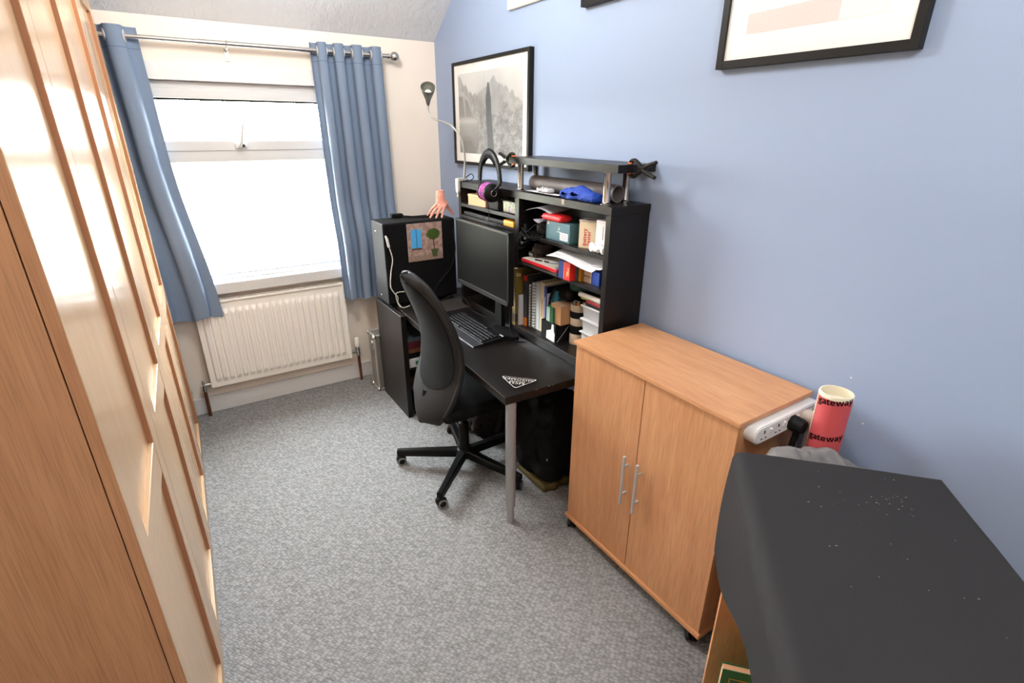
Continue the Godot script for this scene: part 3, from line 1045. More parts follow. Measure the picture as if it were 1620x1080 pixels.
func shutter_print() -> Image:
	var W := 200
	var H := 200
	var im := Image.create(W, H, false, Image.FORMAT_RGB8)
	var n := nz(81, 0.03, FastNoiseLite.TYPE_SIMPLEX, 4)
	var n2 := nz(82, 0.12, FastNoiseLite.TYPE_SIMPLEX, 2)
	for y in H:
		for x in W:
			var c := Color(0.73, 0.62, 0.58).lerp(Color(0.56, 0.46, 0.43), clampf(0.5 + 0.8 * n.get_noise_2d(x, y) + 0.2 * n2.get_noise_2d(x, y), 0, 1))
			if y > 170:
				c = Color(0.66, 0.58, 0.52).lerp(Color(0.46, 0.36, 0.33), clampf(0.4 + 0.7 * n2.get_noise_2d(x * 0.6, y * 2.0), 0, 1))
			if x > 20 and x < 80 and y > 30 and y < 130:
				c = Color(0.33, 0.68, 0.92) if absf(x - 51.0) > 1.5 else Color(0.12, 0.30, 0.45)
				if x % 8 == 0:
					c = c * 0.92
			if x > 20 and x < 80 and y >= 130 and y < 139:
				c = Color(0.36, 0.26, 0.22)
			var q := Vector2((x - 148.0) / 42.0, (y - 62.0) / 32.0)
			if q.length() < 0.92 + 0.2 * n2.get_noise_2d(x, y):
				c = Color(0.16, 0.24, 0.10).lerp(Color(0.34, 0.44, 0.20), clampf(0.5 + n2.get_noise_2d(x * 2, y * 2), 0, 1))
			if absf(x - 146.0 - (y - 90) * 0.1) < 2.5 and y > 85 and y < 145:
				c = Color(0.16, 0.11, 0.08)
			if y > 142 and y < 186 and absf(x - 152.0) < 22.0 - 0.22 * (y - 142):
				c = Color(0.22, 0.27, 0.15).lerp(Color(0.35, 0.40, 0.24), clampf(0.5 + n2.get_noise_2d(x * 2, y * 2), 0, 1))
			im.set_pixel(x, y, c)
	return im

func picture(called: String, label: String, y0: float, y1: float, z0: float, z1: float, fw: float, mat_w: float, im: Image, mount := true) -> void:
	# hangs on the blue wall, faces -x; z0 is the far end
	var p := thing(called, label, "picture", Vector3(WX, (y0 + y1) * 0.5, (z0 + z1) * 0.5))
	var h := (y1 - y0) * 0.5
	var w := (z1 - z0) * 0.5
	var fm := mt(Color(0.125, 0.122, 0.12), 0.45)
	for sg in [-1.0, 1.0]:
		part_box("frame_side", Vector3(-0.032, -h, minf(sg * w, sg * (w - fw))), Vector3(-0.001, h, maxf(sg * w, sg * (w - fw))), fm, p, 0.0012)
		part_box("frame_side", Vector3(-0.032, minf(sg * h, sg * (h - fw)), -w + fw), Vector3(-0.001, maxf(sg * h, sg * (h - fw)), w - fw), fm, p, 0.0012, 2)
	part_box("mount", Vector3(-0.022, -h + fw, -w + fw), Vector3(-0.018, h - fw, w - fw), mt(Color(0.94, 0.935, 0.92), 0.85), p, 0.0)
	var st := S()
	print_quad(st, 2 * (w - fw - mat_w), 2 * (h - fw - mat_w), 0.0)
	var o := ob("print", st, tex_mat(im, 0.55), p)
	o.transform = Transform3D(Basis(Vector3(0, 0, 1), Vector3(0, 1, 0), Vector3(-1, 0, 0)), Vector3(-0.0226, 0, 0))
	part_box("glazing", Vector3(-0.0265, -h + fw, -w + fw), Vector3(-0.0255, h - fw, w - fw), M.glass, p, 0.0)

func build_pictures() -> void:
	picture("framed_picture", "black framed black and white picture of misty hills and old car above desk", 1.652, 2.293, -3.555, -2.612, 0.020, 0.055, hills_print())
	picture("framed_picture", "large black framed colour picture of flower pots in a street, white mount", 2.083, 3.02, -1.398, -0.748, 0.026, 0.075, street_print())
	var p := thing("canvas_print", "cream canvas of which only the bottom corner shows, top of blue wall", "canvas", Vector3(WX, 2.70, -2.62))
	part_box("canvas", Vector3(-0.020, -0.205, -0.238), Vector3(-0.001, 0.205, 0.238), mt(Color(0.93, 0.90, 0.82), 0.9), p, 0.003)
	var q := thing("framed_picture", "small black frame of which only the bottom edge shows, between canvas and large frame", "picture", Vector3(WX, 2.72, -1.93))
	for sg in [-1.0, 1.0]:
		part_box("frame_side", Vector3(-0.034, -0.315, minf(sg * 0.265, sg * 0.24)), Vector3(-0.001, 0.315, maxf(sg * 0.265, sg * 0.24)), mt(Color(0.125, 0.122, 0.12), 0.45), q, 0.0012)
		part_box("frame_side", Vector3(-0.034, minf(sg * 0.315, sg * 0.29), -0.24), Vector3(-0.001, maxf(sg * 0.315, sg * 0.29), 0.24), mt(Color(0.125, 0.122, 0.12), 0.45), q, 0.0012, 2)
	part_box("mount", Vector3(-0.02, -0.29, -0.24), Vector3(-0.01, 0.29, 0.24), mt(Color(0.93, 0.915, 0.885), 0.85), q, 0.0)

# ------------------------------------------------------------------ desk
func build_desk() -> void:
	var d := thing("desk", "black-brown desk with a chipped front edge and grey metal legs", "desk", Vector3(1.092, 0, -1.755), -0.038)
	part_box("desk_top", Vector3(0, 0.711, -1.72), Vector3(0.645, 0.750, 0), M.black_wood, d, 0.0015, 2)
	var st := S()
	bx(st, Vector3(-0.0004, 0.7497, -1.72), Vector3(0.0012, 0.7503, -0.002), 0.0, 2)
	ob("pale_edge", st, mt(Color(0.46, 0.42, 0.38), 0.5), d)  # thin paler line along the top front edge
	st = S()
	for q in [[0.165, 0.007], [0.235, 0.011], [0.26, 0.006], [0.43, 0.004]]:
		bx(st, Vector3(q[0], 0.7485, -0.001), Vector3(q[0] + q[1], 0.7504, 0.0004))
	ob("edge_chip", st, mt(Color(0.62, 0.60, 0.57), 0.7), d)
	for p in [Vector3(0.048, 0, -0.032), Vector3(0.55, 0, -0.05)]:
		st = S()
		lathe(st, [Vector2(0, 0.0), Vector2(0.019, 0.0), Vector2(0.0195, 0.004), Vector2(0.0195, 0.098)], 24, Transform3D(Basis.IDENTITY, p))
		lathe(st, [Vector2(0.0195, 0.096), Vector2(0.0245, 0.098), Vector2(0.0255, 0.104), Vector2(0.0255, 0.711)], 24, Transform3D(Basis.IDENTITY, p))
		ob("leg", st, M.silver_paint, d)

func build_pedestal() -> void:
	var p := thing("shelf_unit", "black-brown open shelf unit standing under the far end of the desk", "shelf unit")
	part_box("side_panel", Vector3(1.092, 0, -3.5215), Vector3(1.128, 0.7536, -3.037), M.black_wood, p, 0.0015)
	part_box("side_panel", Vector3(1.655, 0, -3.5215), Vector3(1.690, 0.708, -3.037), M.black_wood, p, 0.0015)
	part_box("back_panel", Vector3(1.128, 0, -3.5215), Vector3(1.655, 0.708, -3.505), M.black_wood, p, 0.0)
	part_box("shelf", Vector3(1.128, 0.02, -3.505), Vector3(1.655, 0.05, -3.045), M.black_wood, p, 0.001, 0)
	part_box("shelf", Vector3(1.128, 0.205, -3.505), Vector3(1.655, 0.225, -3.05), M.black_wood, p, 0.001, 0)
	part_box("shelf", Vector3(1.128, 0.350, -3.505), Vector3(1.655, 0.370, -3.05), M.black_wood, p, 0.001, 0)
	var g := "things in the shelf unit under the desk"
	flat_book("white box with a green mark and crumpled tissue in the shelf unit under the desk", Vector3(1.133, 0.370, -3.27), Vector3(1.33, 0.435, -3.052), Color(0.82, 0.82, 0.84), g, true)
	flat_book("black flat book on the white box in the shelf unit under the desk", Vector3(1.131, 0.435, -3.28), Vector3(1.35, 0.475, -3.058), Color(0.06, 0.07, 0.09), g)
	flat_book("tan brown flat book in the shelf unit under the desk", Vector3(1.131, 0.475, -3.27), Vector3(1.33, 0.506, -3.055), Color(0.46, 0.29, 0.18), g)
	flat_book("dark red flat book in the shelf unit under the desk", Vector3(1.131, 0.506, -3.29), Vector3(1.36, 0.556, -3.057), Color(0.33, 0.07, 0.12), g)
	flat_book("grey blue flat book, topmost in the shelf unit under the desk", Vector3(1.131, 0.556, -3.28), Vector3(1.34, 0.586, -3.056), Color(0.25, 0.29, 0.33), g)
	flat_book("dark maroon flat box low in the shelf unit under the desk", Vector3(1.131, 0.225, -3.28), Vector3(1.36, 0.30, -3.056), Color(0.16, 0.06, 0.07), g)
	# aluminium case behind it
	var c := thing("flight_case", "silver aluminium flight case with ball corners between shelf unit and radiator", "case", Vector3(1.052, 0, -3.62))
	var al := mt(Color(0.62, 0.60, 0.57), 0.45, 0.6)
	part_box("body", Vector3(0.004, 0.010, -0.060), Vector3(0.46, 0.452, 0.079), al, c, 0.004)
	var st := S()
	for y in [0.008, 0.448]:
		bx(st, Vector3(0.0, y, -0.064), Vector3(0.464, y + 0.012, -0.052), 0.002)
		bx(st, Vector3(0.0, y, 0.071), Vector3(0.464, y + 0.012, 0.083), 0.002)
		bx(st, Vector3(0.0, y, -0.064), Vector3(0.012, y + 0.012, 0.083), 0.002)
	for z in [-0.064, 0.071]:
		bx(st, Vector3(0.0, 0.008, z), Vector3(0.012, 0.46, z + 0.012), 0.002)
	ob("edge_profile", st, M.satin, c)
	for y in [0.018, 0.448]:
		for z in [-0.056, 0.074]:
			st = S()
			lathe(st, [Vector2(0, -0.017), Vector2(0.010, -0.014), Vector2(0.017, 0), Vector2(0.010, 0.014), Vector2(0, 0.017)], 14, Transform3D(Basis.IDENTITY, Vector3(0.006, y, z)))
			ob("ball_corner", st, M.chrome, c)
	st = S()
	bx(st, Vector3(-0.006, 0.335, 0.03), Vector3(0.002, 0.415, 0.072), 0.003)
	lathe(st, [Vector2(0.019, -0.006), Vector2(0.022, 0), Vector2(0.019, 0.008), Vector2(0.0, 0.010)], 16, frame_to(Vector3(-0.004, 0.40, 0.052), Vector3(-1, 0, 0)))
	ob("latch", st, M.chrome, c)

func flat_book(label: String, lo: Vector3, hi: Vector3, col: Color, group: String, is_box := false) -> Node3D:
	# lies flat; spine towards +z
	var b := thing("box" if is_box else "book", label, "box" if is_box else "book", Vector3.ZERO, 0, group)
	var cm := mt(col, 0.5)
	if is_box:
		part_box("body", lo, hi, cm, b, 0.002)
		part_box("green_mark", Vector3(lo.x + 0.045, lo.y + 0.016, hi.z), Vector3(lo.x + 0.075, lo.y + 0.044, hi.z + 0.0008), mt(Color(0.15, 0.42, 0.28), 0.6), b, 0.0)
		return b
	var t := 0.003
	part_box("pages", lo + Vector3(0.004, t, 0.005), hi - Vector3(0.004, t, 0.003), M.pages, b, 0.0)
	var st := S()
	bx(st, lo, Vector3(hi.x, lo.y + t, hi.z), 0.0008)
	bx(st, Vector3(lo.x, hi.y - t, lo.z), hi, 0.0008)
	bx(st, Vector3(lo.x, lo.y, hi.z - 0.003), hi, 0.0008)
	ob("cover", st, cm, b)
	return b

# standing book, spine towards -x (into the room); lo..hi is its block
func book(label: String, lo: Vector3, hi: Vector3, col: Color, group: String, page_col := Color(0.88, 0.83, 0.74)) -> Node3D:
	var b := thing("book", label, "book", Vector3(lo.x, lo.y, (lo.z + hi.z) * 0.5), 0, group)
	var d := hi.x - lo.x
	var h := hi.y - lo.y
	var w := (hi.z - lo.z) * 0.5
	var t := minf(0.0025, w * 0.3)
	part_box("pages", Vector3(0.003, 0.003, -w + t), Vector3(d - 0.004, h - 0.003, w - t), mt(page_col, 0.9), b, 0.0)
	var st := S()
	bx(st, Vector3(0, 0, -w), Vector3(d, h, -w + t), 0.0006)
	bx(st, Vector3(0, 0, w - t), Vector3(d, h, w), 0.0006)
	bx(st, Vector3(-0.001, 0, -w), Vector3(0.003, h, w), 0.0012)
	ob("cover", st, mt(col, 0.45), b)
	return b

# orientation for lettering on a face that looks along -x; text runs along +z
const FACE_X := Basis(Vector3(0, 0, 1), Vector3(0, 1, 0), Vector3(-1, 0, 0))

func build_hutch() -> void:
	var h := thing("desk_hutch", "black-brown hutch of shelves standing on the back of the desk", "hutch")
	var m: Material = M.black_wood
	part_box("top_board", Vector3(1.574, 1.535, -3.110), Vector3(1.812, 1.571, -1.666), m, h, 0.0015, 2)
	part_box("side_panel", Vector3(1.576, 0.752, -1.700), Vector3(1.811, 1.535, -1.668), m, h, 0.0015)
	part_box("side_panel", Vector3(1.576, 0.752, -3.108), Vector3(1.811, 1.535, -3.076), m, h, 0.0015)
	part_box("divider", Vector3(1.577, 1.150, -2.432), Vector3(1.805, 1.535, -2.392), m, h, 0.001)
	part_box("shelf", Vector3(1.577, 1.417, -3.076), Vector3(1.805, 1.438, -2.432), m, h, 0.001, 2)
	part_box("shelf", Vector3(1.577, 1.346, -3.076), Vector3(1.805, 1.365, -2.432), m, h, 0.001, 2)
	part_box("shelf", Vector3(1.577, 1.336, -2.392), Vector3(1.805, 1.354, -1.700), m, h, 0.001, 2)
	part_box("shelf", Vector3(1.577, 1.172, -2.392), Vector3(1.805, 1.190, -1.700), m, h, 0.001, 2)
	part_box("bottom_board", Vector3(1.572, 0.752, -3.076), Vector3(1.805, 0.800, -1.700), m, h, 0.001, 2)
	part_box("back_panel", Vector3(1.805, 0.752, -3.076), Vector3(1.812, 1.535, -1.700), m, h, 0.0)
	var st := S()
	bx(st, Vector3(1.5735, 1.546, -2.015), Vector3(1.5755, 1.5712, -1.995))
	ob("edge_chip", st, mt(Color(0.62, 0.56, 0.50), 0.7), h)
	st = S()
	bx(st, Vector3(1.571, 0.7985, -2.90), Vector3(1.5735, 0.8003, -1.702))
	ob("pale_edge", st, mt(Color(0.35, 0.34, 0.34), 0.5), h)  # thin grey line along the bottom board's front edge
	# raised shelf on chrome legs
	var r := thing("raised_shelf", "black-brown raised shelf on four steel legs above the hutch", "shelf")
	part_box("board", Vector3(1.589, 1.708, -2.513), Vector3(1.812, 1.742, -1.661), m, r, 0.0015, 2)
	for p in [Vector2(1.622, -2.445), Vector2(1.622, -1.757), Vector2(1.775, -2.52), Vector2(1.768, -1.79)]:
		st = S()
		lathe(st, [Vector2(0, 0), Vector2(0.026, 0), Vector2(0.026, 0.003), Vector2(0.0175, 0.007), Vector2(0.0165, 0.010), Vector2(0.0165, 0.128), Vector2(0.024, 0.134), Vector2(0.024, 0.137), Vector2(0, 0.137)], 24, Transform3D(Basis.IDENTITY, Vector3(p.x, 1.571, p.y)))
		ob("leg", st, M.steel, r)

func build_monitor_and_desk_things() -> void:
	var m := thing("monitor", "large switched-off black computer monitor at the back of the desk", "monitor", Vector3(1.41, 0.75, -2.5325))
	var scr: StandardMaterial3D = mt(Color(0.045, 0.045, 0.045), 0.33).duplicate()
	scr.metallic_specular = 0.14
	var y0 := 0.240
	var y1 := 0.637
	var hw := 0.2985
	part_box("housing", Vector3(0.004, y0, -hw), Vector3(0.036, y1, hw), M.black_plastic, m, 0.004)
	var st := S()
	bx(st, Vector3(0.0, y0, -hw), Vector3(0.006, y0 + 0.026, hw), 0.001)
	bx(st, Vector3(0.0, y1 - 0.012, -hw), Vector3(0.006, y1, hw), 0.001)
	bx(st, Vector3(0.0, y0, -hw), Vector3(0.006, y1, -hw + 0.012), 0.001)
	bx(st, Vector3(0.0, y0, hw - 0.012), Vector3(0.006, y1, hw), 0.001)
	ob("bezel", st, mt(Color(0.10, 0.10, 0.10), 0.32), m)
	part_box("screen", Vector3(0.002, y0 + 0.024, -hw + 0.011), Vector3(0.0045, y1 - 0.011, hw - 0.011), scr, m, 0.0)
	st = S()
	bx(st, Vector3(0.115, 0.02, -0.04), Vector3(0.145, 0.42, 0.04), 0.008)
	bx(st, Vector3(0.035, 0.33, -0.05), Vector3(0.12, 0.42, 0.05), 0.003)
	ob("stand", st, mt(Color(0.035, 0.035, 0.036), 0.8), m)
	st = S()
	var el := []
	for i in 36:
		var a := TAU * i / 36
		el.append(Vector2(0.122 + 0.05 * cos(a), 0.12 * sin(a) + 0.11))
	prism(st, el, 0.020, Transform3D(Basis(Vector3(1, 0, 0), Vector3(0, 0, 1), Vector3(0, -1, 0)), Vector3(-0.02, 0.022, 0)), true)
	ob("base", st, M.black_matte, m)

	var k := thing("keyboard", "black computer keyboard with a grey palm rest on the desk", "keyboard", Vector3(1.245, 0.7515, -2.585))
	st = S()
	prism(st, [Vector2(0.045, 0), Vector2(0.215, 0), Vector2(0.215, 0.024), Vector2(0.21, 0.026), Vector2(0.06, 0.014)], 0.50, Transform3D(Basis(Vector3(1, 0, 0), Vector3(0, 1, 0), Vector3(0, 0, 1)), Vector3(0, 0, -0.25)))
	ob("body", st, M.black_plastic, k)
	st = S()
	prism(st, [Vector2(0, 0), Vector2(0.062, 0), Vector2(0.062, 0.013), Vector2(0.004, 0.006)], 0.49, Transform3D(Basis.IDENTITY, Vector3(0, 0, -0.245)))
	ob("palm_rest", st, mt(Color(0.155, 0.155, 0.165), 0.5), k)
	st = S()
	for row in 6:
		for col in 21:
			if (row == 5 and col > 14) or (row == 0 and col > 4 and col < 9):
				continue
			var x := 0.074 + row * 0.0225
			var z := -0.236 + col * 0.0226
			var y := 0.016 + row * 0.0022
			box(st, Vector3(x, y + 0.003, z), Vector3(0.0175, 0.008, 0.0185), 0.0022)
	bx(st, Vector3(0.066, 0.016, -0.145), Vector3(0.083, 0.023, -0.058), 0.002)
	var keys := ob("keys", st, mt(Color(0.12, 0.125, 0.135), 0.30), k)
	keys.set_meta("kind", "stuff")
	st = S()
	bx(st, Vector3(0.195, 0.0247, 0.205), Vector3(0.203, 0.0262, 0.240))
	ob("indicator_strip", st, mt(Color(0.75, 0.76, 0.78), 0.4), k)

	st = S()
	bx(st, Vector3(1.375, 0.7505, -3.215), Vector3(1.615, 0.753, -2.985), 0.001)
	tag(ob("mouse_mat", st, mt(Color(0.20, 0.185, 0.175), 0.85)), "dark grey mouse mat on desk between keyboard and black computer tower", "mouse mat")

	# cables on the desk
	st = S()
	tube(st, smooth([Vector3(1.46, 0.757, -3.20), Vector3(1.50, 0.81, -3.12), Vector3(1.53, 0.83, -3.05), Vector3(1.55, 0.79, -2.97), Vector3(1.545, 0.757, -2.90), Vector3(1.555, 0.756, -2.78), Vector3(1.56, 0.757, -2.70)], 8), 0.003, 8)
	tag(ob("cable", st, M.dark_grey), "dark grey cable arching over the desk behind the keyboard", "cable")
	st = S()
	tube(st, smooth([Vector3(1.47, 0.985, -2.33), Vector3(1.485, 0.90, -2.335), Vector3(1.49, 0.80, -2.34), Vector3(1.50, 0.756, -2.31), Vector3(1.54, 0.756, -2.25)], 8), 0.0028, 8)
	tag(ob("cable", st, M.dark_grey), "thin dark cable hanging down from right corner of monitor", "cable")
	st = S()
	tube(st, smooth([Vector3(1.461, 0.768, -2.49), Vector3(1.49, 0.756, -2.505), Vector3(1.53, 0.756, -2.48), Vector3(1.535, 0.756, -2.41), Vector3(1.50, 0.757, -2.35), Vector3(1.461, 0.768, -2.37)], 8), 0.0025, 8)
	tag(ob("cable", st, M.black_plastic), "black keyboard cable looping on the desk just behind the keyboard", "cable")

	# triangular badge, its lettering the other way up
	var A := Vector2(1.190, -1.956)
	var B := Vector2(1.322, -1.818)
	var Cc := Vector2(1.174, -1.802)
	var cen := (A + B + Cc) / 3.0
	var bd := thing("badge", "black and white triangular badge lettered MISOMEX on the desk corner", "badge", Vector3(cen.x, 0.7505, cen.y))
	var flat := Transform3D(Basis(Vector3(1, 0, 0), Vector3(0, 0, 1), Vector3(0, -1, 0)), Vector3.ZERO)
	for lay in [[1.0, 0.0, 0.0035, mt(Color(0.10, 0.10, 0.14), 0.5), "backing"], [0.97, 0.0035, 0.0008, mt(Color(0.88, 0.88, 0.87), 0.5), "border"], [0.905, 0.0043, 0.0005, mt(Color(0.05, 0.05, 0.05), 0.45), "face"]]:
		st = S()
		var V := [(A - cen) * lay[0], (B - cen) * lay[0], (Cc - cen) * lay[0]]
		var poly := []
		for i in 3:
			var p: Vector2 = V[i]
			var q0: Vector2 = V[(i + 2) % 3]
			var q1: Vector2 = V[(i + 1) % 3]
			var rr := 0.020
			var a := p + (q0 - p).normalized() * rr
			var b := p + (q1 - p).normalized() * rr
			for j in 6:
				var t := j / 5.0
				poly.append(a.lerp(p, t).lerp(p.lerp(b, t), t))
		prism(st, poly, lay[2], Transform3D(flat.basis, Vector3(0, lay[1] + lay[2], 0)), true)
		ob(lay[4], st, lay[3], bd)
	var ab := (A - B).normalized()
	var tx := Vector3(ab.x, 0, ab.y)
	var upv := Vector2(-ab.y, ab.x)
	if upv.dot(Cc - (A + B) * 0.5) < 0:
		upv = -upv
	var ty := Vector3(upv.x, 0, upv.y)
	var tb := Basis(tx, ty, tx.cross(ty))
	if tb.z.y < 0:
		tb = Basis(tx, ty, -tx.cross(ty))
	var mid := (A + B) * 0.5 - cen
	var wm := mt(Color(0.88, 0.88, 0.86), 0.5)
	var p1 := mid + upv * 0.0215
	letters("lettering", "MISOMEX", 0.0205, Transform3D(tb * Basis.from_scale(Vector3(1.22, 1, 1)), Vector3(p1.x, 0.0050, p1.y)), wm, bd, 0.0006, false)
	var p2 := mid + upv * 0.055
	var lg := Transform3D(tb * Basis.from_scale(Vector3(0.95, 1.25, 1)), Vector3(p2.x, 0.0050, p2.y))
	letters("lettering", "MSM", 0.027, lg, wm, bd, 0.0006, false)

func build_tower() -> void:
	var t := thing("computer_tower", "large black computer tower standing at the window end of the desk", "computer", Vector3(1.095, 0.752, -3.36))
	part_box("case", Vector3(0.0, 0.018, -0.115), Vector3(0.515, 0.566, 0.117), mt(Color(0.05, 0.05, 0.052), 0.72), t, 0.012)
	part_box("side_cover", Vector3(0.012, 0.030, 0.115), Vector3(0.505, 0.555, 0.121), M.black_matte, t, 0.002)
	for p in [Vector2(0.04, -0.09), Vector2(0.04, 0.09), Vector2(0.47, -0.09), Vector2(0.47, 0.09)]:
		part_box("foot", Vector3(p.x - 0.02, 0.0, p.y - 0.015), Vector3(p.x + 0.02, 0.02, p.y + 0.015), M.black_matte, t, 0.003)
	for y in [0.06, 0.50]:
		var st := S()
		lathe(st, [Vector2(0, 0.003), Vector2(0.004, 0.002), Vector2(0.005, 0)], 12, frame_to(Vector3(0.0, y, -0.03), Vector3(-1, 0, 0)))
		ob("screw", st, M.steel, t)
	part_box("port_panel", Vector3(0.013, 0.36, 0.120), Vector3(0.030, 0.50, 0.1225), M.black_gloss, t, 0.0)
	# square print stuck on its side
	var pr := thing("photo_print", "square photo print of blue shutters and potted tree on black computer tower", "photo", Vector3(1.379, 1.178, -3.2355))
	part_box("paper", Vector3(-0.126, -0.126, 0.0), Vector3(0.126, 0.126, 0.0012), M.paper, pr, 0.0)
	var st := S()
	print_quad(st, 0.252, 0.252, 0.0015)
	ob("print", st, tex_mat(shutter_print(), 0.4), pr)
	# white cable with its plug
	var c := thing("cable", "white USB cable plugged into edge of black computer tower", "cable")
	st = S()
	tube(st, smooth([Vector3(1.122, 1.165, -3.222), Vector3(1.135, 1.09, -3.218), Vector3(1.118, 1.0, -3.222), Vector3(1.108, 0.91, -3.222), Vector3(1.128, 0.862, -3.222), Vector3(1.15, 0.83, -3.222), Vector3(1.15, 0.79, -3.222), Vector3(1.17, 0.757, -3.20), Vector3(1.23, 0.757, -3.215)], 8), 0.0034, 8)
	tube(st, smooth([Vector3(1.20, 0.86, -3.222), Vector3(1.16, 0.862, -3.222), Vector3(1.138, 0.852, -3.219), Vector3(1.142, 0.80, -3.217), Vector3(1.157, 0.757, -3.21)], 8), 0.003, 8)
	ob("cord", st, mt(Color(0.80, 0.79, 0.74), 0.5), c)
	st = S()
	tube(st, [Vector3(1.105, 1.245, -3.230), Vector3(1.111, 1.225, -3.224), Vector3(1.120, 1.17, -3.222)], [0.006, 0.0085, 0.0075], 10)
	ob("plug", st, M.white, c)
	st = S()
	tube(st, smooth([Vector3(1.585, 1.25, -3.232), Vector3(1.60, 1.10, -3.231), Vector3(1.56, 0.98, -3.231), Vector3(1.50, 0.92, -3.228), Vector3(1.44, 0.86, -3.226), Vector3(1.40, 0.757, -3.225)], 8), 0.0025, 8)
	tag(ob("cable", st, mt(Color(0.13, 0.13, 0.13), 0.5)), "thin black cable running down front of black computer tower", "cable")
	# black gadget lying on top
	var g := thing("lead", "black plug with lead lying on top of the computer tower", "lead")
	st = S()
	box(st, Vector3(1.27, 1.3325, -3.445), Vector3(0.085, 0.026, 0.045), 0.008, Transform3D.IDENTITY)
	ob("plug", st, M.black_plastic, g)
	st = S()
	tube(st, smooth([Vector3(1.31, 1.328, -3.44), Vector3(1.37, 1.3235, -3.40), Vector3(1.44, 1.3235, -3.36), Vector3(1.54, 1.3235, -3.40), Vector3(1.60, 1.3235, -3.42)], 6), 0.0045, 8)
	ob("cord", st, M.black_plastic, g)

func build_hand() -> void:
	var top := 1.318
	# bones: [from, to, r0, r1]
	var B := []
	var W0 := Vector3(1.560, 1.500, -3.352)
	var W1 := Vector3(1.556, 1.452, -3.345)
	B.append([W0, W1, 0.029, 0.026])
	var K := [Vector3(1.588, 1.404, -3.322), Vector3(1.568, 1.398, -3.312), Vector3(1.546, 1.399, -3.318), Vector3(1.527, 1.407, -3.332)]
	for k in K:
		B.append([W1, k, 0.024, 0.0125])
	B.append([K[0], K[3], 0.0125, 0.0115])
	var T := [Vector3(1.523, top + 0.007, -3.262), Vector3(1.484, top + 0.007, -3.268), Vector3(1.450, top + 0.007, -3.290), Vector3(1.462, top + 0.006, -3.368)]
	var up := [0.012, 0.015, 0.012, 0.008]
	var F := []
	for i in 4:
		var k: Vector3 = K[i]
		var t: Vector3 = T[i]
		var p1 := k.lerp(t, 0.46) + Vector3(-0.004, up[i], 0.006)
		var p2 := k.lerp(t, 0.76) + Vector3(-0.003, up[i] * 0.55, 0.004)
		var r := 0.0095 if i < 3 else 0.008
		F.append([[k, p1, r + 0.0015, r], [p1, p2, r, r - 0.001], [p2, t, r - 0.001, r - 0.0022]])
	var Tm := Vector3(1.592, 1.395, -3.350)
	var Tp := Vector3(1.628, 1.358, -3.350)
	var Tt := Vector3(1.652, top + 0.007, -3.348)
	F.append([[W1 + Vector3(0.012, -0.012, -0.004), Tm, 0.018, 0.0135], [Tm, Tp, 0.0130, 0.0105], [Tp, Tt, 0.0105, 0.0075]])
	var d := func(p: Vector3) -> float:
		var a := 1.0
		for b in B:
			a = smin(a, cap_d(p, b[0], b[1], b[2], b[3]), 0.014)
		for f in F:
			var q := 1.0
			for b in f:
				q = smin(q, cap_d(p, b[0], b[1], b[2], b[3]), 0.005)
			a = smin(a, q, 0.007)
		return maxf(a, p.y - 1.492)
	var st := S()
	nets(st, Vector3(1.425, 1.312, -3.40), Vector3(1.675, 1.50, -3.238), 0.0036, d)
	var h := thing("hand", "pink hand cut off at the wrist standing on fingertips on computer tower", "hand")
	var sk := bumpy(mt(Color(0.86, 0.60, 0.53), 0.5), nz(91, 0.08), 1.0, 9.0)
	sk.subsurf_scatter_enabled = true
	sk.subsurf_scatter_strength = 0.15
	ob("hand_body", st, sk, h)
	for i in 4:
		var a: Vector3 = F[i][2][0]
		var t: Vector3 = T[i]
		var y := (t - a).normalized()
		var nn := (Vector3(-0.5, 0.6, 0.9) - y * Vector3(-0.5, 0.6, 0.9).dot(y)).normalized()
		st = S()
		box(st, Vector3.ZERO, Vector3(0.0075, 0.010, 0.0014), 0.0007, Transform3D(Basis(y.cross(nn), y, nn), t - y * 0.001 + nn * 0.0064))
		ob("nail", st, mt(Color(0.90, 0.70, 0.64), 0.35), h)

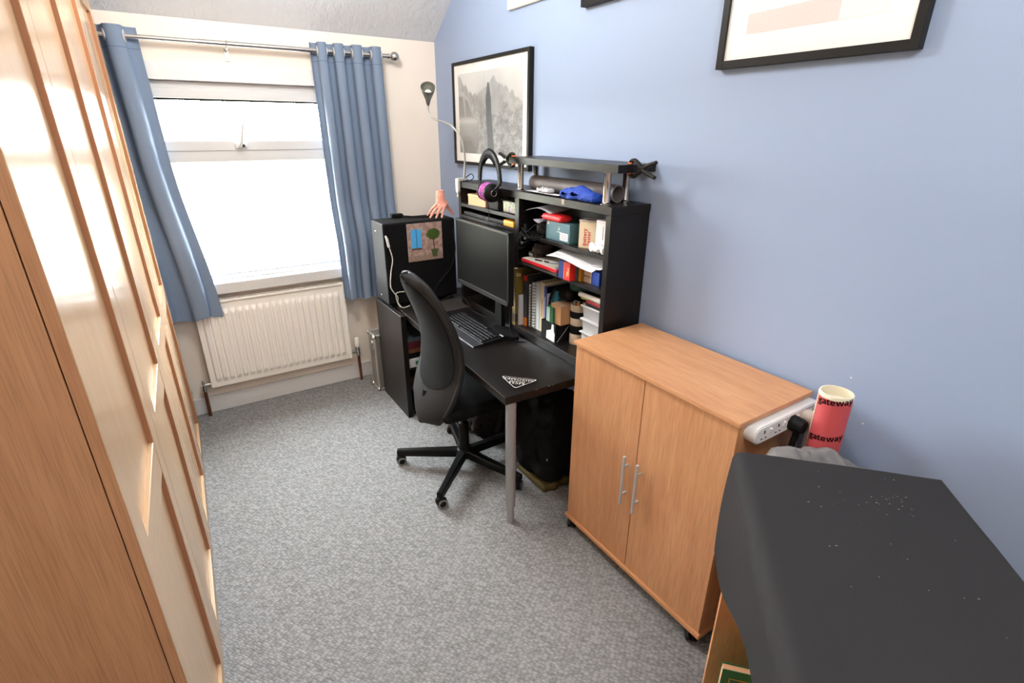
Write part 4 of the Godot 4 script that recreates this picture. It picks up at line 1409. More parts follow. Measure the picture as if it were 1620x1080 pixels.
func build_hutch_things() -> void:
	var st: SurfaceTool
	# --- left part, upper shelf
	var wb := thing("wooden_box", "small pale wooden box on hutch shelf behind the headphones", "box", Vector3(1.635, 1.438, -2.885), 0.10)
	part_box("body", Vector3(-0.05, 0, -0.095), Vector3(0.05, 0.052, 0.095), mt(Color(0.80, 0.60, 0.42), 0.6), wb, 0.002)
	part_box("lid", Vector3(-0.052, 0.052, -0.097), Vector3(0.052, 0.066, 0.097), mt(Color(0.84, 0.65, 0.48), 0.6), wb, 0.002)
	st = S()
	bx(st, Vector3(1.592, 1.438, -2.765), Vector3(1.70, 1.492, -2.635), 0.008)
	tag(ob("case", st, mt(Color(0.13, 0.13, 0.125), 0.6)), "small dark grey case under the headphones on hutch shelf", "case")
	var jr := thing("tub", "clear plastic tub of small coloured pieces on upper left hutch shelf", "tub", Vector3(1.645, 1.4385, -2.53))
	part_box("body", Vector3(-0.045, 0, -0.066), Vector3(0.045, 0.066, 0.066), M.tub_plastic, jr, 0.004)
	var cs := [Color(0.66, 0.58, 0.40), Color(0.62, 0.60, 0.50), Color(0.62, 0.12, 0.14), Color(0.10, 0.22, 0.48), Color(0.55, 0.16, 0.20), Color(0.12, 0.30, 0.55)]
	var cw := ["cream", "pale cream", "dark red", "navy blue", "crimson", "bright blue"]
	for i in 6:
		st = S()
		var zc := -2.585 + 0.0215 * i
		if i < 2:
			cyl(st, Vector3(1.612, 1.441, zc), Vector3(1.612, 1.492, zc), 0.009, 12)
		else:
			lathe(st, [Vector2(0, 0), Vector2(0.010, 0), Vector2(0.010, 0.004), Vector2(0.006, 0.006), Vector2(0.006, 0.018), Vector2(0.010, 0.020), Vector2(0.010, 0.024), Vector2(0, 0.024)], 14, Transform3D(Basis.IDENTITY, Vector3(1.612, 1.441 + 0.026 * (i % 2), zc)))
			if i % 2:
				cyl(st, Vector3(1.612, 1.441, zc), Vector3(1.612, 1.467, zc), 0.0095, 12)
		tag(ob("small_piece", st, mt(cs[i], 0.5)), cw[i] + " small piece inside the clear tub on upper left hutch shelf", "craft piece", "pieces in the clear tub")
	var lv := thing("bar_tool", "long dark bar with bright yellow end block on shelf above monitor", "tool")
	part_box("yellow_end", Vector3(1.580, 1.3655, -2.560), Vector3(1.622, 1.400, -2.452), mt(Color(0.95, 0.62, 0.10), 0.45), lv, 0.006)
	st = S()
	bx(st, Vector3(1.588, 1.3655, -3.060), Vector3(1.616, 1.388, -2.560), 0.004)
	ob("bar", st, mt(Color(0.17, 0.17, 0.17), 0.35), lv)
	part_box("band", Vector3(1.587, 1.3652, -2.80), Vector3(1.617, 1.389, -2.792), M.black_matte, lv, 0.0)
	# clip and short hanging lead at the far left
	# --- right part, top shelf
	var g := "things on the top right hutch shelf"
	var tb := thing("box", "teal card box with white label on top right hutch shelf", "box", Vector3(1.604, 1.354, -2.078), 0, g)
	part_box("body", Vector3(0, 0, -0.098), Vector3(0.165, 0.095, 0.098), mt(Color(0.24, 0.40, 0.44), 0.5), tb, 0.002)
	part_box("label", Vector3(-0.0008, 0.010, 0.022), Vector3(0.0, 0.048, 0.085), M.paper, tb, 0.0)
	for i in 4:
		part_box("print_line", Vector3(-0.0013, 0.018 + 0.007 * i, 0.028), Vector3(-0.0008, 0.0205 + 0.007 * i, 0.079), mt(Color(0.55, 0.5, 0.5), 0.7), tb, 0.0)
	st = S()
	lathe(st, [Vector2(0, 0.0006), Vector2(0.006, 0.0006), Vector2(0.006, 0)], 12, frame_to(Vector3(0, 0.062, 0.012), Vector3(-1, 0, 0)))
	bx(st, Vector3(-0.0006, 0.046, -0.004), Vector3(0, 0.050, 0.028))
	bx(st, Vector3(-0.0006, 0.064, 0.010), Vector3(0, 0.074, 0.0145))
	ob("emblem", st, mt(Color(0.75, 0.80, 0.80), 0.5), tb)
	part_box("sticker", Vector3(-0.0006, 0.076, -0.088), Vector3(0, 0.092, -0.068), M.paper, tb, 0.0)
	st = S()
	bx(st, Vector3(1.585, 1.4495, -2.195), Vector3(1.665, 1.483, -2.035), 0.014)
	bx(st, Vector3(1.5835, 1.4645, -2.197), Vector3(1.6665, 1.4675, -2.033), 0.0014)
	tag(ob("glasses_case", st, mt(Color(0.85, 0.13, 0.15), 0.45)), "bright red case lying on the teal box in the hutch", "case", g)
	var cb := thing("box", "cream box with red upright lettering on top right hutch shelf", "box", Vector3(1.662, 1.354, -1.878), 0.42, g)
	part_box("body", Vector3(-0.045, 0, -0.05), Vector3(0.045, 0.124, 0.05), mt(Color(0.86, 0.80, 0.68), 0.6), cb, 0.0015)
	part_box("lid", Vector3(-0.0465, 0.124, -0.0515), Vector3(0.0465, 0.132, 0.0515), mt(Color(0.74, 0.70, 0.68), 0.6), cb, 0.0015)
	var tu := Basis(Vector3(0, 1, 0), Vector3(0, 0, -1), Vector3(-1, 0, 0))
	letters("lettering", "Battery", 0.0165, Transform3D(tu, Vector3(-0.0455, 0.052, -0.018)), mt(Color(0.75, 0.16, 0.14), 0.6), cb, 0.0008)
	letters("lettering", "Tester", 0.0165, Transform3D(tu, Vector3(-0.0455, 0.047, 0.003)), mt(Color(0.75, 0.16, 0.14), 0.6), cb, 0.0008)
	var wbx := thing("box", "tall white box at right end of top right hutch shelf", "box", Vector3(1.655, 1.354, -1.755), 0.05, g)
	part_box("body", Vector3(-0.045, 0, -0.042), Vector3(0.09, 0.146, 0.042), mt(Color(0.86, 0.84, 0.84), 0.6), wbx, 0.0015)
	part_box("print_line", Vector3(-0.0456, 0.06, 0.002), Vector3(-0.045, 0.12, 0.005), mt(Color(0.45, 0.30, 0.32), 0.6), wbx, 0.0)
	st = S()
	var tn := nz(95, 22.0, FastNoiseLite.TYPE_SIMPLEX, 3)
	nets(st, Vector3(1.572, 1.345, -1.835), Vector3(1.625, 1.41, -1.695), 0.0045, func(p: Vector3) -> float: return maxf(rbox_d(p, Vector3(1.597, 1.374, -1.765), Vector3(0.014, 0.020, 0.055), 0.012) + 0.012 * tn.get_noise_3d(p.x, p.y, p.z), 1.3545 - p.y))
	tag(ob("tissue", st, M.paper), "crumpled white tissue in front of the white box in the hutch", "tissue", g)
	st = S()
	sheet(st, func(s: float, t: float): return Vector3(1.585 + 0.15 * t, 1.478 + 0.024 * sin(PI * 0.9 * s) + 0.010 * t, -2.335 + 0.21 * s - 0.02 * t), 14, 6, 0.001)
	tag(ob("paper", st, mt(Color(0.72, 0.72, 0.76), 0.7)), "bent grey-white paper resting on the red case in the hutch", "paper", g)
	st = S()
	sheet(st, func(s: float, t: float): return Vector3(1.585 + 0.10 * t, 1.440 - 0.018 * sin(PI * s) + 0.035 * s * s, -2.265 + 0.115 * s), 14, 4, 0.0012)
	tag(ob("paper", st, mt(Color(0.66, 0.66, 0.70), 0.7)), "curled grey-white strip of card left of the teal box", "paper", g)
	# black straps bunched at the left end of that shelf
	var sp := thing("camera_strap", "tangled black straps bunched beside the divider on top right hutch shelf", "strap", Vector3.ZERO, 0, g)
	var sr := [[Vector3(1.60, 1.37, -2.385), Vector3(1.565, 1.385, -2.33), Vector3(1.56, 1.375, -2.28), Vector3(1.575, 1.42, -2.22), Vector3(1.60, 1.41, -2.18)], [Vector3(1.60, 1.36, -2.39), Vector3(1.56, 1.355, -2.33), Vector3(1.555, 1.345, -2.25), Vector3(1.59, 1.36, -2.20)], [Vector3(1.61, 1.362, -2.37), Vector3(1.558, 1.335, -2.345), Vector3(1.556, 1.30, -2.33), Vector3(1.558, 1.325, -2.28), Vector3(1.60, 1.36, -2.24)], [Vector3(1.60, 1.362, -2.38), Vector3(1.560, 1.32, -2.375), Vector3(1.558, 1.275, -2.36), Vector3(1.560, 1.29, -2.31), Vector3(1.575, 1.355, -2.25)], [Vector3(1.60, 1.40, -2.36), Vector3(1.57, 1.362, -2.30), Vector3(1.565, 1.34, -2.22), Vector3(1.60, 1.365, -2.19)]]
	for q in sr:
		st = S()
		tube(st, smooth(q, 6), 0.008, 8, 0.45)
		ob("strap", st, M.black_matte, sp)
	for p in [Vector3(1.552, 1.333, -2.305), Vector3(1.553, 1.305, -2.335)]:
		part_box("buckle", p, p + Vector3(0.006, 0.010, 0.022), mt(Color(0.42, 0.41, 0.41), 0.4), sp, 0.001)
	st = S()
	nets(st, Vector3(1.57, 1.348, -2.27), Vector3(1.72, 1.45, -2.168), 0.007, func(p: Vector3) -> float: return rbox_d(p, Vector3(1.65, 1.395, -2.22), Vector3(0.06, 0.040, 0.042), 0.034))
	tag(ob("pouch", st, mt(Color(0.13, 0.12, 0.12), 0.8)), "dark padded pouch left of the teal box in the hutch", "pouch", g)
	# --- middle shelf
	g = "things on the middle right hutch shelf"
	st = S()
	bx(st, Vector3(1.552, 1.1905, -2.318), Vector3(1.785, 1.211, -2.005), 0.002)
	tag(ob("folder", st, mt(Color(0.27, 0.265, 0.26), 0.5)), "grey flat folder jutting from middle hutch shelf under red-edged booklets", "folder", g)
	for i in 2:
		st = S()
		bx(st, Vector3(1.548 + 0.003 * i, 1.2112 + 0.0078 * i, -2.322), Vector3(1.775, 1.2165 + 0.0078 * i, -2.008), 0.001)
		bx(st, Vector3(1.549 + 0.003 * i, 1.2165 + 0.0078 * i, -2.320), Vector3(1.772, 1.2189 + 0.0078 * i, -2.010), 0.0)
		tag(ob("booklet", st, mt(Color(0.80, 0.10, 0.16) if i == 0 else Color(0.86, 0.20, 0.26), 0.5)), ("lower" if i == 0 else "upper") + " red-edged booklet on the grey folder in the hutch", "booklet", g)
	st = S()
	bx(st, Vector3(1.553, 1.2268, -2.318), Vector3(1.765, 1.2295, -2.012), 0.0)
	tag(ob("paper", st, mt(Color(0.78, 0.76, 0.72), 0.7)), "pale sheet on top of red-edged booklets in the hutch", "paper", g)
	var fb := [[1.606, 1.2297, -2.335, -2.262], [1.614, 1.256, -2.312, -2.232], [1.616, 1.281, -2.300, -2.222]]
	var pos := ["lowest", "middle", "topmost"]
	for i in 3:
		var q: Array = fb[i]
		var b := thing("film_box", pos[i] + " small dark brown box of the stack on the red-edged booklets", "box", Vector3.ZERO, 0, "stack of small dark boxes")
		part_box("body", Vector3(q[0], q[1], q[2]), Vector3(q[0] + 0.07, q[1] + 0.0255, q[3]), mt(Color(0.20, 0.155, 0.14), 0.5), b, 0.001)
		part_box("label", Vector3(q[0] - 0.0006, q[1] + 0.004, q[2] + 0.005), Vector3(q[0], q[1] + 0.018, q[2] + (0.040 if i == 0 else 0.018)), mt(Color(0.74, 0.72, 0.70) if i == 0 else Color(0.40, 0.34, 0.31), 0.6), b, 0.0)
	for i in 3:
		st = S()
		cyl(st, Vector3(1.575 + 0.012 * i, 1.2335, -2.225 + 0.05 * i), Vector3(1.60 + 0.02 * i, 1.2335, -2.135 + 0.03 * i), 0.0038, 10)
		tag(ob("pen", st, mt([Color(0.12, 0.12, 0.12), Color(0.80, 0.80, 0.82), Color(0.58, 0.60, 0.62)][i], 0.4)), ["black", "white", "grey"][i] + " pen lying on the red-edged booklets in the hutch", "pen", g)
	st = S()
	bx(st, Vector3(1.557, 1.1905, -1.998), Vector3(1.72, 1.282, -1.960), 0.002)
	tag(ob("box", st, mt(Color(0.13, 0.25, 0.55), 0.5)), "narrow dark blue upright box between red-edged booklets and red box", "box", g)
	var rb := thing("box", "red upright box with yellow and white print on middle hutch shelf", "box", Vector3.ZERO, 0, g)
	part_box("body", Vector3(1.556, 1.1905, -1.957), Vector3(1.72, 1.280, -1.906), mt(Color(0.84, 0.16, 0.13), 0.45), rb, 0.002)
	st = S()
	bx(st, Vector3(1.5553, 1.215, -1.922), Vector3(1.556, 1.255, -1.916))
	bx(st, Vector3(1.5553, 1.211, -1.931), Vector3(1.556, 1.235, -1.926))
	ob("print_mark", st, mt(Color(0.90, 0.75, 0.45), 0.5), rb)
	part_box("white_edge", Vector3(1.5553, 1.196, -1.955), Vector3(1.556, 1.276, -1.950), mt(Color(0.88, 0.55, 0.52), 0.5), rb, 0.0)
	book("thin grey book between red box and mustard book in the hutch", Vector3(1.59, 1.1905, -1.904), Vector3(1.74, 1.268, -1.893), Color(0.30, 0.33, 0.33), g)
	book("thin mustard book beside the cream lettered box in the hutch", Vector3(1.60, 1.1905, -1.891), Vector3(1.74, 1.262, -1.874), Color(0.72, 0.50, 0.14), g)
	var pk := thing("box", "cream box lettered paterson with blue end on middle hutch shelf", "box", Vector3.ZERO, 0, g)
	part_box("body", Vector3(1.618, 1.1905, -1.872), Vector3(1.70, 1.247, -1.818), mt(Color(0.78, 0.70, 0.62), 0.6), pk, 0.001)
	part_box("blue_end", Vector3(1.618, 1.1905, -1.818), Vector3(1.70, 1.256, -1.762), mt(Color(0.10, 0.30, 0.72), 0.4), pk, 0.001)
	part_box("white_strip", Vector3(1.6174, 1.191, -1.823), Vector3(1.6181, 1.247, -1.818), M.paper, pk, 0.0)
	letters("lettering", "paterson", 0.011, Transform3D(FACE_X, Vector3(1.6178, 1.222, -1.847)), mt(Color(0.18, 0.18, 0.2), 0.6), pk, 0.0006)
	part_box("print_line", Vector3(1.6174, 1.208, -1.862), Vector3(1.618, 1.2095, -1.834), mt(Color(0.35, 0.33, 0.33), 0.6), pk, 0.0)
	# loose white sheets drooping over the boxes
	var gp := "loose white sheets in the hutch"
	for i in 3:
		st = S()
		var oy := 0.0035 * i
		var ox: float = [0.0, 0.035, 0.06][i]
		sheet(st, func(s: float, t: float): return Vector3(1.518 + ox + 0.19 * t + 0.03 * s, 1.2885 + oy + 0.030 * t * t + 0.010 * sin(5.0 * s + i) * (1.0 - t) - 0.012 * s * (1.0 - t) + 0.007, -2.055 - 0.05 * t + 0.315 * s + 0.02 * i), 14, 8, 0.0012)
		tag(ob("sheet_of_paper", st, M.paper), ["lowest white sheet drooping over the red and blue boxes", "middle white sheet of the pile over the red box", "topmost white sheet of the pile above the red box"][i], "paper", gp)
	# --- bottom: books and bits
	g = "books standing at the bottom of the hutch"
	var gb := book("tall gold-olive book jutting out, leftmost at bottom of the hutch", Vector3(1.570, 0.8005, -2.446), Vector3(1.795, 1.142, -2.411), Color(0.43, 0.36, 0.15), g)
	part_box("spine_print", Vector3(-0.0016, 0.10, -0.014), Vector3(-0.001, 0.27, -0.007), mt(Color(0.75, 0.70, 0.52), 0.5), gb, 0.0)
	letters("lettering", "Ca", 0.018, Transform3D(Basis.IDENTITY, Vector3(0.022, 0.305, 0.0176)), mt(Color(0.88, 0.86, 0.78), 0.5), gb, 0.0006)
	part_box("dark_band", Vector3(-0.0014, 0.02, -0.0175), Vector3(0.03, 0.07, 0.0176), mt(Color(0.20, 0.14, 0.07), 0.5), gb, 0.0)
	book("thin plain white booklet between gold-olive book and grey book", Vector3(1.588, 0.8005, -2.408), Vector3(1.74, 0.985, -2.397), Color(0.86, 0.86, 0.88), g)
	var rg := book("grey book with red top and orange foot on its spine", Vector3(1.616, 0.8005, -2.393), Vector3(1.80, 1.108, -2.362), Color(0.22, 0.22, 0.24), g)
	part_box("red_top", Vector3(-0.0016, 0.275, -0.0155), Vector3(0.004, 0.305, 0.0156), mt(Color(0.82, 0.16, 0.12), 0.5), rg, 0.0)
	part_box("orange_foot", Vector3(-0.0016, 0.0, -0.0155), Vector3(0.004, 0.052, 0.0156), mt(Color(0.90, 0.52, 0.14), 0.5), rg, 0.0)
	for i in 2:
		var x: float = [1.622, 1.628][i]
		var z0: float = [-2.360, -2.333][i]
		var z1: float = [-2.336, -2.304][i]
		var h: float = [1.057, 1.074][i]
		var nb := thing("spiral_notebook", ["spiral notebook beside the grey and orange book in the hutch", "spiral notebook with thick white pages, second of the two"][i], "notebook", Vector3.ZERO, 0, "spiral notebooks in the hutch")
		part_box("pages", Vector3(x + 0.008, 0.801, z0 + 0.002), Vector3(1.795, h - 0.002, z1 - 0.002), M.paper, nb, 0.0)
		part_box("cover", Vector3(x + 0.006, 0.8005, z0), Vector3(1.798, h, z0 + 0.002), mt([Color(0.15, 0.15, 0.16), Color(0.86, 0.86, 0.87)][i], 0.5), nb, 0.0)
		part_box("cover", Vector3(x + 0.006, 0.8005, z1 - 0.002), Vector3(1.798, h, z1), mt([Color(0.50, 0.42, 0.25), Color(0.86, 0.87, 0.88)][i], 0.5), nb, 0.0)
		st = S()
		for k in 15:
			var y: float = 0.812 + (h - 0.825) * k / 14.0
			ring(st, (z1 - z0) * 0.5 + 0.001, 0.0017, frame_to(Vector3(x + 0.010, y, (z0 + z1) * 0.5), Vector3(0, 1, 0.12)), 12, 5)
		ob("wire_binding", st, mt(Color(0.10, 0.10, 0.11), 0.35), nb)
	book("white book with pale mint edge next to the spiral notebooks", Vector3(1.640, 0.8005, -2.301), Vector3(1.80, 1.085, -2.266), Color(0.85, 0.88, 0.87), g)
	var cr := book("cream book with a red foot between white and blue books", Vector3(1.640, 0.8005, -2.262), Vector3(1.80, 1.094, -2.217), Color(0.90, 0.84, 0.70), g)
	part_box("red_foot", Vector3(-0.0016, 0.005, 0.004), Vector3(0.004, 0.03, 0.0226), mt(Color(0.80, 0.20, 0.22), 0.5), cr, 0.0)
	part_box("spine_print", Vector3(-0.0016, 0.09, -0.004), Vector3(-0.001, 0.20, 0.003), mt(Color(0.75, 0.45, 0.40), 0.5), cr, 0.0)
	var bl := book("book with a blue spine and pale cover, rightmost of the row", Vector3(1.634, 0.8005, -2.215), Vector3(1.80, 1.079, -2.195), Color(0.16, 0.26, 0.62), g)
	part_box("front_cover", Vector3(0.004, 0.0, 0.0100), Vector3(0.165, 0.24, 0.0106), mt(Color(0.78, 0.77, 0.79), 0.4), bl, 0.0)
	part_box("cover_band", Vector3(0.004, 0.24, 0.0100), Vector3(0.165, 0.278, 0.0106), mt(Color(0.06, 0.06, 0.07), 0.4), bl, 0.0)
	letters("lettering", "Google", 0.020, Transform3D(Basis.IDENTITY, Vector3(0.058, 0.212, 0.0108)), mt(Color(0.45, 0.46, 0.50), 0.5), bl, 0.0004, false)
	part_box("spine_print", Vector3(-0.0016, 0.03, -0.003), Vector3(-0.001, 0.22, 0.003), mt(Color(0.80, 0.82, 0.90), 0.5), bl, 0.0)
	g = "small things at the bottom right of the hutch"
	var bb := thing("box", "black card box with a torn white label at bottom of the hutch", "box", Vector3.ZERO, 0, g)
	part_box("body", Vector3(1.600, 0.8005, -2.189), Vector3(1.765, 0.904, -2.058), mt(Color(0.075, 0.072, 0.08), 0.5), bb, 0.0015)
	st = S()
	prism(st, [Vector2(-2.140, 0.806), Vector2(-2.066, 0.803), Vector2(-2.064, 0.850), Vector2(-2.072, 0.866), Vector2(-2.074, 0.902), Vector2(-2.092, 0.902), Vector2(-2.096, 0.870), Vector2(-2.112, 0.862), Vector2(-2.138, 0.852)], 0.0008, Transform3D(Basis(Vector3(0, 0, 1), Vector3(0, 1, 0), Vector3(-1, 0, 0)), Vector3(1.600, 0, 0)))
	ob("torn_label", st, M.paper, bb)
	st = S()
	cyl(st, Vector3(1.612, 0.803, -2.0572), Vector3(1.70, 0.895, -2.0572), 0.0008, 6)
	ob("white_line", st, M.paper, bb)
	var gn := thing("box", "small green and white carton on the black card box", "box", Vector3.ZERO, 0, g)
	part_box("body", Vector3(1.603, 0.9045, -2.150), Vector3(1.648, 0.992, -2.088), mt(Color(0.12, 0.36, 0.20), 0.5), gn, 0.001)
	part_box("pale_side", Vector3(1.6024, 0.908, -2.148), Vector3(1.603, 0.988, -2.118), mt(Color(0.70, 0.80, 0.74), 0.5), gn, 0.0)
	var kb := thing("box", "brown cardboard box on the black card box in the hutch", "box", Vector3(1.685, 0.9045, -2.078), 0.0, g)
	part_box("body", Vector3(-0.070, 0, -0.045), Vector3(0.055, 0.104, 0.042), M.card, kb, 0.002)
	part_box("flap", Vector3(-0.071, 0.104, -0.046), Vector3(0.056, 0.107, 0.043), mt(Color(0.62, 0.50, 0.39), 0.85), kb, 0.0)
	st = S()
	box(st, Vector3(1.69, 0.985, -2.158), Vector3(0.055, 0.16, 0.045), 0.004, Transform3D.IDENTITY)
	tag(ob("box", st, mt(Color(0.22, 0.50, 0.58), 0.5)), "turquoise blue small box behind the green and white carton", "box", g)
	st = S()
	tube(st, smooth([Vector3(1.655, 0.908, -2.178), Vector3(1.645, 0.97, -2.180), Vector3(1.650, 1.04, -2.170), Vector3(1.672, 1.085, -2.150), Vector3(1.70, 1.08, -2.125)], 6), 0.010, 8, 0.5)
	tag(ob("strap", st, M.black_matte), "black strap curving over the turquoise blue box in the hutch", "strap", g)
	# lens-shaped mug
	var mg := thing("mug", "striped cream and black lens-shaped mug of small tools in the hutch", "mug", Vector3(1.712, 0.8005, -2.005), 0, g)
	var cm := mt(Color(0.80, 0.74, 0.65), 0.5)
	var km := mt(Color(0.065, 0.065, 0.075), 0.7)
	var ys := [[0.0, 0.062, 0.0455, cm], [0.062, 0.108, 0.0475, km], [0.108, 0.150, 0.0450, cm], [0.150, 0.186, 0.0465, km], [0.186, 0.222, 0.0455, cm]]
	for q in ys:
		st = S()
		lathe(st, [Vector2(0.040, q[0]), Vector2(q[2] - 0.001, q[0]), Vector2(q[2], q[0] + 0.002), Vector2(q[2], q[1] - 0.002), Vector2(q[2] - 0.001, q[1]), Vector2(0.040, q[1]), Vector2(0.040, q[0])], 32)
		ob("ring_band", st, q[3], mg)
	st = S()
	lathe(st, [Vector2(0, 0.001), Vector2(0.0405, 0.001), Vector2(0.0405, 0.006), Vector2(0, 0.006)], 24)
	ob("bottom", st, km, mg)
	var tl := [["orange-handled small tool", Color(0.92, 0.58, 0.15), Vector3(1.69, 0, -1.985)], ["grey small tool", Color(0.45, 0.47, 0.47), Vector3(1.695, 0, -2.012)], ["white small tool", Color(0.85, 0.85, 0.84), Vector3(1.705, 0, -2.030)], ["dark small tool", Color(0.13, 0.13, 0.13), Vector3(1.72, 0, -1.998)]]
	for i in 4:
		st = S()
		var p: Vector3 = tl[i][2]
		cyl(st, Vector3(p.x + 0.005, 0.8075, p.z), Vector3(p.x - 0.004, 1.028 + 0.008 * (i % 2), p.z + 0.004), 0.0045, 10)
		cyl(st, Vector3(p.x - 0.003, 0.99, p.z + 0.003), Vector3(p.x - 0.0042, 1.036 + 0.008 * (i % 2), p.z + 0.0042), 0.0075, 10)
		tag(ob("small_tool", st, mt(tl[i][1], 0.5)), tl[i][0] + " standing in the striped lens-shaped mug", "tool", "tools in the striped mug")
	# plastic containers
	for i in 3:
		var y0: float = [0.8005, 0.917, 0.988][i]
		var y1: float = [0.916, 0.987, 1.058][i]
		var c := thing("plastic_container", ["bottom", "middle", "top"][i] + " clear plastic container of the stack beside the striped mug", "container", Vector3(1.725, y0, -1.818), 0, "stack of clear containers")
		var cf := S()
		var hh := y1 - y0 - 0.008
		prism(cf, [Vector2(-0.068, 0), Vector2(0.068, 0), Vector2(0.078, hh), Vector2(-0.078, hh)], 0.165, Transform3D(Basis.IDENTITY, Vector3(0, 0, -0.0825)))
		ob("body", cf, M.clear_plastic, c)
		part_box("lid", Vector3(-0.085, hh, -0.095), Vector3(0.080, hh + 0.008, 0.095), mt(Color(0.86, 0.87, 0.88), 0.35), c, 0.003)
	st = S()
	bx(st, Vector3(1.648, 1.058, -1.885), Vector3(1.76, 1.072, -1.735), 0.003)
	tag(ob("box", st, mt(Color(0.12, 0.12, 0.13), 0.5)), "flat black item between top clear container and red case", "box", g)
	st = S()
	bx(st, Vector3(1.645, 1.072, -1.880), Vector3(1.76, 1.092, -1.735), 0.007)
	tag(ob("box", st, mt(Color(0.66, 0.16, 0.19), 0.5)), "flat red case on top of the clear containers", "case", g)
	var wt := thing("tube_roll", "white roll lying across the red case and clear containers", "roll", Vector3.ZERO, 0, g)
	st = S()
	cyl(st, Vector3(1.655, 1.105, -1.935), Vector3(1.650, 1.108, -1.715), 0.0135, 18)
	ob("roll", st, mt(Color(0.88, 0.88, 0.85), 0.5), wt)
	st = S()
	cyl(st, Vector3(1.655, 1.0925, -1.902), Vector3(1.655, 1.0915, -1.872), 0.006, 12)
	bx(st, Vector3(1.64, 1.089, -1.915), Vector3(1.668, 1.093, -1.882), 0.001)
	ob("yellow_clip", st, mt(Color(0.80, 0.80, 0.32), 0.5), wt)
	st = S()
	nets(st, Vector3(1.665, 0.79, -2.19), Vector3(1.81, 1.105, -2.04), 0.009, func(p: Vector3) -> float: return maxf(rbox_d(p, Vector3(1.765, 0.99, -2.095), Vector3(0.030, 0.095, 0.045), 0.025), 0.0))
	var pc := thing("tape_roll", "dark teal round lid or roll high behind the striped mug", "roll", Vector3(1.735, 1.096, -2.03), 0, g)
	st = S()
	lathe(st, [Vector2(0.028, 0), Vector2(0.056, 0), Vector2(0.058, 0.004), Vector2(0.058, 0.026), Vector2(0.056, 0.030), Vector2(0.030, 0.030), Vector2(0.028, 0.0)], 32)
	ob("roll", st, mt(Color(0.07, 0.26, 0.25), 0.5), pc)
	st = S()
	nets(st, Vector3(1.63, 1.0, -2.20), Vector3(1.81, 1.11, -2.03), 0.007, func(p: Vector3) -> float: return rbox_d(p, Vector3(1.735, 1.052, -2.112), Vector3(0.062, 0.036, 0.066), 0.034))
	tag(ob("pouch", st, mt(Color(0.09, 0.09, 0.10), 0.55)), "black rounded pouch on the boxes between blue book and mug", "pouch", g)

